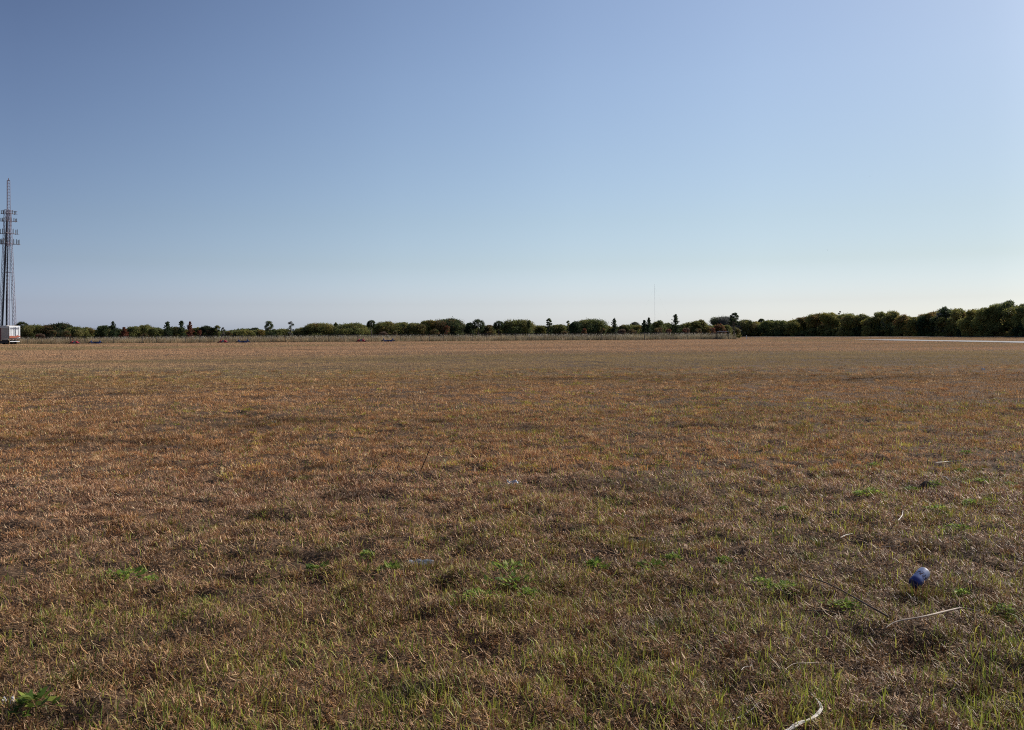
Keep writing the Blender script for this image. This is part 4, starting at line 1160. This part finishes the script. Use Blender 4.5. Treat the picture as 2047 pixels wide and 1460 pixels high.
# ------------------------------------------------------------------ things lying in the near grass
def can(label):
    p = G(1838, 1171)
    L_, r_ = 0.122, 0.033
    KS = 1.05
    n = 36
    prof = [(0.000, 0.0), (0.003, 0.020), (0.0, 0.026), (0.004, 0.0315), (0.008, r_), (0.040, r_), (0.080, r_), (0.111, r_), (0.117, 0.0310), (0.119, 0.0292), (0.122, 0.0298), (0.122, 0.0282), (0.118, 0.0272), (0.1175, 0.0)]
    def part(i0, i1, name, mat, parent):
        vs, fs = [], []
        for (z, rr) in prof[i0:i1]:
            for k in range(n):
                a = 2 * math.pi * k / n
                d = 1 - 0.035 * math.exp(-((z - 0.06) / 0.018) ** 2) * max(0, math.cos(a - 2.2)) ** 3   # dented side
                vs.append((rr * d * math.cos(a), rr * d * math.sin(a), z - L_ / 2))
        for i in range(i1 - i0 - 1):
            for k in range(n):
                a = i * n + k; b_ = i * n + (k + 1) % n
                fs.append((a, b_, b_ + n, a + n))
        me = bpy.data.meshes.new(name); me.from_pydata(vs, [], fs); me.polygons.foreach_set('use_smooth', [True] * len(me.polygons)); me.update()
        return link(name, me, mat, parent)
    # printed shell: deep blue, painted sky reflection paler towards the top, broken lettering-like marks
    m, nt, out = mat_base('blue can print and sky sheen')
    b = nt.nodes.new('ShaderNodeBsdfPrincipled'); b.inputs['Metallic'].default_value = 0.2; b.inputs['Roughness'].default_value = 0.5; b.inputs['Specular IOR Level'].default_value = 0.35
    tcn = nt.nodes.new('ShaderNodeTexCoord'); sp_ = nt.nodes.new('ShaderNodeSeparateXYZ'); nt.links.new(tcn.outputs['Object'], sp_.inputs[0])
    mr = nt.nodes.new('ShaderNodeMapRange'); mr.inputs[1].default_value = -0.05; mr.inputs[2].default_value = 0.05
    nt.links.new(sp_.outputs[2], mr.inputs[0])
    rp = ramp(nt, [(0.0, (0.03, 0.04, 0.16)), (0.14, (0.04, 0.05, 0.18)), (0.28, (0.16, 0.20, 0.38)), (0.8, (0.26, 0.30, 0.44)), (1.0, (0.24, 0.26, 0.36))])
    nt.links.new(mr.outputs[0], rp.inputs[0])
    nz = nt.nodes.new('ShaderNodeTexNoise'); nz.inputs['Scale'].default_value = 90; nz.inputs['Detail'].default_value = 1
    nt.links.new(tcn.outputs['Object'], nz.inputs['Vector'])
    r3 = ramp(nt, [(0.50, (0, 0, 0)), (0.53, (1, 1, 1))]); nt.links.new(nz.outputs['Fac'], r3.inputs[0])
    band = ramp(nt, [(0.40, (0, 0, 0)), (0.42, (1, 1, 1)), (0.74, (1, 1, 1)), (0.76, (0, 0, 0))]); nt.links.new(mr.outputs[0], band.inputs[0])
    mul = nt.nodes.new('ShaderNodeMath'); mul.operation = 'MULTIPLY'; nt.links.new(r3.outputs[0], mul.inputs[0]); nt.links.new(band.outputs[0], mul.inputs[1])
    mx = nt.nodes.new('ShaderNodeMix'); mx.data_type = 'RGBA'; nt.links.new(mul.outputs[0], mx.inputs[0]); nt.links.new(rp.outputs[0], mx.inputs[6]); mx.inputs[7].default_value = (0.035, 0.02, 0.05, 1)
    nt.links.new(mx.outputs[2], b.inputs['Base Color']); nt.links.new(b.outputs[0], out.inputs[0])
    alu = mottled('bare aluminium', (0.26, 0.27, 0.30), (0.36, 0.36, 0.39), 20, 0.6, 0.6)
    root = empty('drink_can', (p.x, p.y, H1(p.x, p.y) + 0.052)); tag(root, 'blue drink can tipped over in the grass', 'can')
    part(3, 9, 'shell', m, root); part(8, 14, 'lid', alu, root); part(0, 4, 'base', m, root)
    ax = Vector((0.78, 0.50, 0.46)).normalized()
    root.scale = (KS, KS, KS)
    root.rotation_mode = 'QUATERNION'; root.rotation_quaternion = ax.to_track_quat('Z', 'Y')
can(0)

def hug(px, py, r0, r1, n, name_label):
    g = G(px, py); a = RNG.random(n) * 6.283; rr = r0 + (r1 - r0) * RNG.random(n)
    x = g.x + np.cos(a) * rr; y = g.y + np.sin(a) * rr * 0.8
    k = y < g.y + r0 * 0.5
    x, y, a = x[k], y[k], a[k]; n = len(x)
    v = blades5(x, y, 0.05 + 0.06 * RNG.random(n), 0.0025 + 0.0022 * RNG.random(n), a, np.abs(RNG.normal(0.3, 0.25, n)), RNG.normal(0.3, 0.3, n), 0)
    pl = np.concatenate([PAL_GRN, PAL_DRY]); c = pl[RNG.integers(0, len(pl), n)] * (0.8 + 0.4 * RNG.random(n))[:, None]
    tag(link('grass_tuft', np_mesh('grass_tuft', v, 5, F5, c), M['blade']), name_label, 'grass', kind='stuff')
hug(1838, 1182, 0.03, 0.16, 420, 'taller grass round the foot of the blue can')
hug(1025, 982, 0.04, 0.16, 260, 'grass standing in front of the whitish plastic scrap')
hug(848, 1132, 0.04, 0.13, 300, 'grass standing in front of the crushed bottle')
hug(1268, 1092, 0.05, 0.30, 500, 'grass overhanging the dark slab of bark')

def stalk(pts_px, rad, mat, name, label, cat='stalk', lift=0.02, n=7, side=None, group=None, arch=0.0):
    """a stem lying along places of the photograph on the ground"""
    pts = []
    m_ = len(pts_px)
    for i, (px, py) in enumerate(pts_px):
        g = G(px, py)
        z = H1(g.x, g.y) + lift + arch * math.sin(math.pi * i / (m_ - 1))
        g2 = G(px, py, z)
        pts.append(Vector((g2.x, g2.y, z)))
    # smooth the line
    fine = []
    for i in range(m_ - 1):
        p0 = pts[max(i - 1, 0)]; p1 = pts[i]; p2 = pts[i + 1]; p3 = pts[min(i + 2, m_ - 1)]
        for k in range(6):
            t = k / 6.0
            fine.append(0.5 * ((2 * p1) + (p2 - p0) * t + (2 * p0 - 5 * p1 + 4 * p2 - p3) * t * t + (3 * p1 - p0 - 3 * p2 + p3) * t ** 3))
    fine.append(pts[-1])
    if not hasattr(rad, '__len__'): rad = [rad] * 2
    rr = [np.interp(i / (len(fine) - 1), np.linspace(0, 1, len(rad)), rad) * (1 + 0.18 * math.sin(i * 1.7) * (i % 5 == 0)) for i in range(len(fine))]
    o0 = fine[0].copy()
    mb = MB(); mb.tube([f - o0 for f in fine], rr, n)
    if name == 'dead_husk':      # split fibres lying side by side and curling apart
        for q_ in range(5):
            off = [Vector((math.cos(q_ * 1.3 + i * 0.25) * rr[i] * 0.95, math.sin(q_ * 1.3 + i * 0.25) * rr[i] * 0.95, math.sin(q_ * 2 + i * 0.35) * rr[i] * 0.6 + 0.001)) for i in range(len(fine))]
            mb.tube([f - o0 + o_ for f, o_ in zip(fine, off)], [r_ * (0.50 + 0.12 * math.sin(i * 0.9 + q_)) for i, r_ in enumerate(rr)], 6)
    if side:
        for (i, dx, dy, dz) in side:
            a = fine[min(int(i * (len(fine) - 1)), len(fine) - 1)] - o0
            mb.tube([a, a + Vector((dx, dy, dz)) * 0.5 + Vector((0, 0, .003)), a + Vector((dx, dy, dz))], [rr[0] * 0.6, rr[0] * 0.45, rr[0] * 0.2], 5)
    o = mb.build(name, mat, None, o0, True)
    tag(o, label, cat, group)
    return o
stalk([(1600, 1149), (1650, 1165), (1700, 1190), (1740, 1213), (1776, 1233)], [0.0030, 0.0042, 0.0052], M['twig'], 'dead_twig', 'long dark dead stem lying below and left of the blue can', 'stem', 0.065, arch=0.025)
stalk([(1770, 1256), (1792, 1243), (1850, 1232), (1900, 1220), (1925, 1216), (1960, 1223)], [0.0022, 0.0040, 0.0055, 0.0045, 0.002], M['straw'], 'dry_straw', 'pale arched stalk lying below the blue can', 'stalk', 0.03, arch=0.035)
stalk([(1565, 1470), (1590, 1452), (1625, 1436), (1641, 1420), (1637, 1405), (1622, 1388)], [0.0078, 0.0080, 0.0066, 0.0050, 0.0030, 0.0013], M['husk'], 'dead_husk', 'thick bleached white husk curling in from the bottom edge', 'husk', 0.02, arch=0.012)
stalk([(1622, 1386), (1600, 1372), (1575, 1346), (1556, 1330), (1537, 1306)], [0.0012, 0.0017, 0.0012], M['straw'], 'dry_straw', 'thin pale stalk running up left from the white husk', 'stalk', 0.04)
stalk([(1424, 1445), (1450, 1442), (1480, 1433), (1502, 1419), (1517, 1404)], [0.0010, 0.0022, 0.0012], M['husk'], 'dry_straw', 'thin white curved stalk left of the thick husk', 'stalk', 0.02)
stalk([(1568, 1340), (1585, 1328), (1605, 1326), (1640, 1326), (1670, 1327)], [0.0012, 0.0024, 0.0014], M['straw'], 'dry_straw', 'pale bent stalk over a dark hollow above the thick husk', 'stalk', 0.04)
stalk([(1482, 1340), (1488, 1334), (1500, 1333), (1501, 1328)], [0.001, 0.0018, 0.001], M['husk'], 'dry_straw', 'tiny hooked white stalk left of the dark hollow', 'stalk', 0.03)
stalk([(1595, 1219), (1640, 1222), (1692, 1223)], [0.0015, 0.0032, 0.002], M['twig'], 'dead_twig', 'short dark stick parallel to the ground under the long dark stem', 'stem', 0.03)
stalk([(1756, 1095), (1775, 1093), (1800, 1091)], [0.0018, 0.003, 0.0015], M['straw'], 'dry_straw', 'short straight grey stalk above and left of the blue can', 'stalk', 0.04)
stalk([(1680, 1075), (1690, 1070), (1704, 1067)], [0.001, 0.0028, 0.0012], M['husk'], 'dry_straw', 'small pale stalk left of the straight grey stalk', 'stalk', 0.04)
stalk([(1795, 1041), (1803, 1031), (1805, 1021)], [0.003, 0.0035, 0.0018], M['husk'], 'dry_straw', 'small pale crooked stalk right of the brightest green weed', 'stalk', 0.04)
stalk([(1870, 925), (1895, 923), (1925, 921)], [0.002, 0.005, 0.003], M['husk'], 'dry_straw', 'pale stick lying beyond the weeds at the right', 'stalk', 0.03)
stalk([(1880, 951), (1892, 955), (1898, 962)], [0.002, 0.004, 0.002], M['husk'], 'dry_straw', 'short pale stick just below the one beyond the weeds', 'stalk', 0.03)
stalk([(2020, 1023), (2035, 1030), (2050, 1040)], [0.002, 0.0035, 0.002], M['straw'], 'dry_straw', 'pale stick at the right edge below the weeds', 'stalk', 0.03)
# upright dead stem in the middle distance
b = G(840, 951); tp = D(862, 880, b.y - 0.05)
mb = MB(); v0 = Vector((0, 0, 0)); v1 = tp - Vector((b.x, b.y, H1(b.x, b.y)))
mb.tube([v0, v1 * 0.4 + Vector((0.012, 0, 0)), v1 * 0.8 + Vector((0.02, 0, 0)), v1], [0.006, 0.0055, 0.005, 0.002], 6)
mb.tube([v1 * 0.8 + Vector((0.02, 0, 0)), v1 * 0.8 + Vector((0.055, 0, -0.03))], [0.006, 0.003], 5)
tag(mb.build('dead_twig', M['twig'], None, (b.x, b.y, H1(b.x, b.y)), True), 'thin dark stem standing upright and leaning in the brown field', 'stem')
for (px, py, hp, lb) in [(1652, 925, 14, 'short dark stem stub standing left of the pale stick beyond the weeds'), (1853, 932, 15, 'short dark stem stub standing left of the pale stick at the weeds'), (1655, 1007, 10, 'short dark stem stub left of the brightest green weed'),
                         (1910, 934, 14, 'short dark stem stub standing at the right end of the pale stick'), (1725, 985, 12, 'leaning dark stub left of the brightest green weed'), (1965, 975, 16, 'short dark stub among the right hand weeds')]:
    b = G(px, py); hh = hp * b.y / F_PX
    mb = MB(); mb.tube([(0, 0, 0), (0.006, 0, hh * 0.6), (0.004 if 'lean' not in lb else 0.04, 0, hh)], [0.0045, 0.004, 0.0025], 6)
    if px != 1652: tag(mb.build('dead_twig', M['twig'], None, (b.x, b.y, H1(b.x, b.y)), True), lb, 'stem')

# dark slab of bark / clod
def rough_lump(px, py, sx, sy, sz, mat, name, label, cat, seed, rz=0.0):
    g = G(px, py); r2 = np.random.default_rng(seed)
    vs, fs = [], []
    nu, nv = 22, 9
    for i in range(nv):
        ph = math.pi * (i / (nv - 1)) 
        for k in range(nu):
            a = 2 * math.pi * k / nu
            j = 1 + r2.normal(0, 0.10)
            vs.append((math.cos(a) * math.sin(ph) * sx * j, math.sin(a) * math.sin(ph) * sy * j, max(-0.01, math.cos(ph) * sz * j)))
    for i in range(nv - 1):
        for k in range(nu):
            a = i * nu + k; b_ = i * nu + (k + 1) % nu
            fs.append((a, b_, b_ + nu, a + nu))
    me = bpy.data.meshes.new(name); me.from_pydata(vs, [], fs); me.update()
    o = link(name, me, mat, None, (g.x, g.y, H1(g.x, g.y) - 0.002)); o.rotation_euler = (0, 0, rz)
    return tag(o, label, cat)
rough_lump(1268, 1083, 0.20, 0.045, 0.034, M['twig'], 'bark_slab', 'long dark slab of bark half sunk in the grass', 'bark', 3, 0.08)
rough_lump(1852, 977, 0.055, 0.05, 0.055, M['twig'], 'soil_clod', 'dark brown clod between two green weeds at the right', 'clod', 4)
rough_lump(345, 896, 0.13, 0.08, 0.06, M['twig'], 'soil_clod', 'dark clod of matted grass, left one in the brown field', 'clod', 5)
rough_lump(410, 900, 0.09, 0.06, 0.05, M['twig'], 'soil_clod', 'smaller dark clod right of the matted one in the brown field', 'clod', 6)

# litter
def crumple(px, py, sx, sy, sz, mat, name, label, seed):
    g = G(px, py); r2 = np.random.default_rng(seed)
    n_ = 9; vs, fs = [], []
    for side in (0, 1):
        for i in range(n_):
            for k in range(n_):
                u, w = i / (n_ - 1) - 0.5, k / (n_ - 1) - 0.5
                vs.append((u * sx + r2.normal(0, sx * 0.03), w * sy + r2.normal(0, sy * 0.05), sz * (0.5 + 0.5 * math.sin(u * 9 + w * 5)) * (1 - 3.0 * w * w) + r2.normal(0, sz * 0.22) - side * 0.002))
    for i in range(n_ - 1):
        for k in range(n_ - 1):
            a = i * n_ + k; fs.append((a, a + n_, a + n_ + 1, a + 1)); b_ = a + n_ * n_; fs.append((b_, b_ + 1, b_ + n_ + 1, b_ + n_))
    me = bpy.data.meshes.new(name); me.from_pydata(vs, [], fs); me.update()
    return tag(link(name, me, mat, None, (g.x, g.y, H1(g.x, g.y) + 0.004)), label, 'litter')
crumple(1025, 975, 0.11, 0.07, 0.032, M['paper'], 'plastic_scrap', 'crumpled whitish plastic scrap right in the middle of the field', 21)
crumple(1965, 741, 0.10, 0.10, 0.09, M['paper'], 'plastic_scrap', 'white scrap far off in the grass near the right edge', 22)
crumple(909, 1127, 0.012, 0.012, 0.02, M['paper'], 'plastic_scrap', 'tiny white scrap right of the crushed bottle', 23)
crumple(20, 1408, 0.045, 0.06, 0.02, M['paper'], 'plastic_scrap', 'whitish torn scrap at the lower left edge', 24)
crumple(548, 842, 0.07, 0.07, 0.03, M['paper'], 'plastic_scrap', 'small pale scrap beside the dark matted strip at left', 25)
g = G(845, 1124)
bt = empty('plastic_bottle', (g.x, g.y, H1(g.x, g.y) + 0.03), R(-8)); tag(bt, 'crushed clear plastic bottle with white cap lying in the grass', 'bottle')
vs, fs = [], []; r2 = np.random.default_rng(9)
prof = [(-0.075, 0.011), (-0.062, 0.013), (-0.050, 0.024), (-0.03, 0.030), (-0.005, 0.024), (0.02, 0.030), (0.045, 0.027), (0.065, 0.030), (0.072, 0.022), (0.073, 0.001)]
for (xx, rr) in prof:
    for k in range(16):
        a = 2 * math.pi * k / 16
        vs.append((xx, rr * math.cos(a) * (1 + r2.normal(0, 0.06)), rr * math.sin(a) * 0.62 * (1 + r2.normal(0, 0.12))))
for i in range(len(prof) - 1):
    for k in range(16):
        a = i * 16 + k; b_ = i * 16 + (k + 1) % 16; fs.append((a, b_, b_ + 16, a + 16))
me = bpy.data.meshes.new('shell'); me.from_pydata(vs, [], fs); me.update(); link('shell', me, M['plastic'], bt)
mb = MB(); mb.tube([(-0.090, 0, 0), (-0.072, 0, 0)], 0.0145, 16); mb.build('cap', M['paper'], bt)

# green weeds: low rosettes and leafy clumps
def weed(px, py, wpx, label, bright=1.0, broad=False, h=0.05):
    g = G(px, py); Rw = wpx / 2 * g.y / F_PX
    V, C = [], []
    bright = bright * 1.25
    h *= 0.75
    n_ = int(120 + 1000 * Rw) if not broad else int(60 + 330 * Rw)
    base = np.array([(0.15, 0.22, 0.035), (0.22, 0.29, 0.05), (0.10, 0.16, 0.03), (0.28, 0.32, 0.06)]) * bright
    for i in range(n_):
        a = RNG.random() * 6.283; rr = Rw * RNG.random() ** 0.62 * (1 + 0.35 * math.sin(a * 3 + px))
        c = np.array([math.cos(a) * rr, math.sin(a) * rr * 1.1, 0])
        z = 0.008 + h * max(0.2, 1 - (rr / Rw) ** 2) * (0.35 + 0.65 * RNG.random()); c[2] = z
        az_ = a + RNG.normal(0, 0.9); el = RNG.uniform(-0.1, 0.9)
        L_ = (0.012 + 0.016 * RNG.random()) * (2.0 if broad else 1.0)
        d_ = np.array([math.cos(az_) * math.cos(el), math.sin(az_) * math.cos(el), math.sin(el)])
        w_ = np.cross(d_, [0, 0, 1.0]) + RNG.normal(0, 0.3, 3); w_ = w_ / np.linalg.norm(w_) * L_ * (0.24 if broad else 0.30)
        V.append([c, c + d_ * L_ * 0.45 + w_, c + d_ * L_, c + d_ * L_ * 0.45 - w_]); C.append(base[RNG.integers(0, 4)] * (0.75 + 0.5 * RNG.random()))
    root = empty('weed', (g.x, g.y, H1(g.x, g.y))); tag(root, label, 'weed', 'green weeds in the near grass')
    link('leaves', np_mesh('leaves', np.array(V), 4, [(0, 1, 2, 3)], np.array(C)), M['leaf'], root)
    mb = MB()
    for i in range(9):
        a = i * 0.7 + 0.2; rr = Rw * (0.3 + 0.5 * random.random())
        mb.tube([(0, 0, -0.01), (math.cos(a) * rr * 0.5, math.sin(a) * rr * 0.5, h * 0.45), (math.cos(a) * rr, math.sin(a) * rr, h * 0.55)], [0.002, 0.0014, 0.0008], 4)
    mb.build('stems', M['bark'], root)
weed(245, 1155, 75, 'dark green broad leaved weed at left, alone near a bare patch', 0.8, True)
weed(640, 1137, 45, 'small dark weed left of the crushed bottle', 0.7, True)
weed(735, 1116, 36, 'small bright weed just left of the crushed bottle', 1.0)
weed(782, 1137, 40, 'dark narrow leaved weed below left of the crushed bottle', 0.7, True)
weed(1020, 1140, 95, 'dark green weed in the middle, upper one of three close together', 1.0, True)
weed(1035, 1170, 100, 'dark green weed in the middle, the rightmost of three close together', 1.0, True)
weed(955, 1200, 95, 'bright green weed in the middle, lowest of three close together', 1.15)
weed(1060, 1200, 40, 'faint small weed right of the bright middle one', 1.0)
weed(1300, 1128, 62, 'dark weed under the long bark slab', 0.7, True)
weed(1345, 1110, 36, 'bright small weed at the right end below the bark slab', 1.0)
weed(1190, 1132, 50, 'greyish weed below left of the bark slab', 0.85, True)
weed(1447, 1115, 34, 'small tuft like weed left of the feathery ones', 0.8)
weed(1520, 1158, 50, 'feathery pale green weed at the left end of the long dark stem', 1.1)
weed(1570, 1170, 55, 'feathery weed touching the left end of the long dark stem', 1.15)
weed(1742, 998, 34, 'brightest green weed, above and left of the blue can', 1.3, h=0.07)
weed(1718, 1003, 30, 'pale weed joined to the left of the brightest weed', 1.1)
weed(1822, 983, 32, 'dark green weed left of the brown clod', 0.7, h=0.06)
weed(1868, 978, 28, 'dark green weed right of the brown clod', 0.8, h=0.06)
weed(1748, 935, 26, 'round dull weed far up at right', 0.9)
weed(1960, 964, 34, 'flat pale weed in the upper right group', 1.1)
weed(2022, 970, 32, 'pale green weed near the right edge, beyond the can', 1.1)
weed(1925, 945, 30, 'small green weed under the pale stick at right', 0.9)
weed(1880, 1030, 50, 'dull green weed below the brown clod', 1.0)
weed(1945, 1013, 44, 'light green weed, left one of a pair at right', 1.15)
weed(1975, 1010, 30, 'darker green weed, right one of a pair at right', 0.9)
weed(1915, 1062, 55, 'dark topped weed straight above the blue can', 0.95)
weed(1570, 1022, 26, 'small pale weed in brown grass left of the brightest weed', 1.0)
weed(2005, 1232, 60, 'tall dark weed at the right end of the pale arched stalk', 0.7, h=0.09)
weed(1925, 1192, 34, 'flat round leaved weed between blue can and right edge', 1.2)
weed(1690, 1215, 70, 'spreading light green weed under the long dark stem', 1.1, h=0.03)
weed(70, 1425, 64, 'dark weed with long leaves in the lower left corner', 0.7, True, h=0.07)
weed(300, 1157, 30, 'small yellowish weed right of the broad leaved one at left', 1.3)
weed(1932, 915, 26, 'farthest green weed at the right', 0.8)
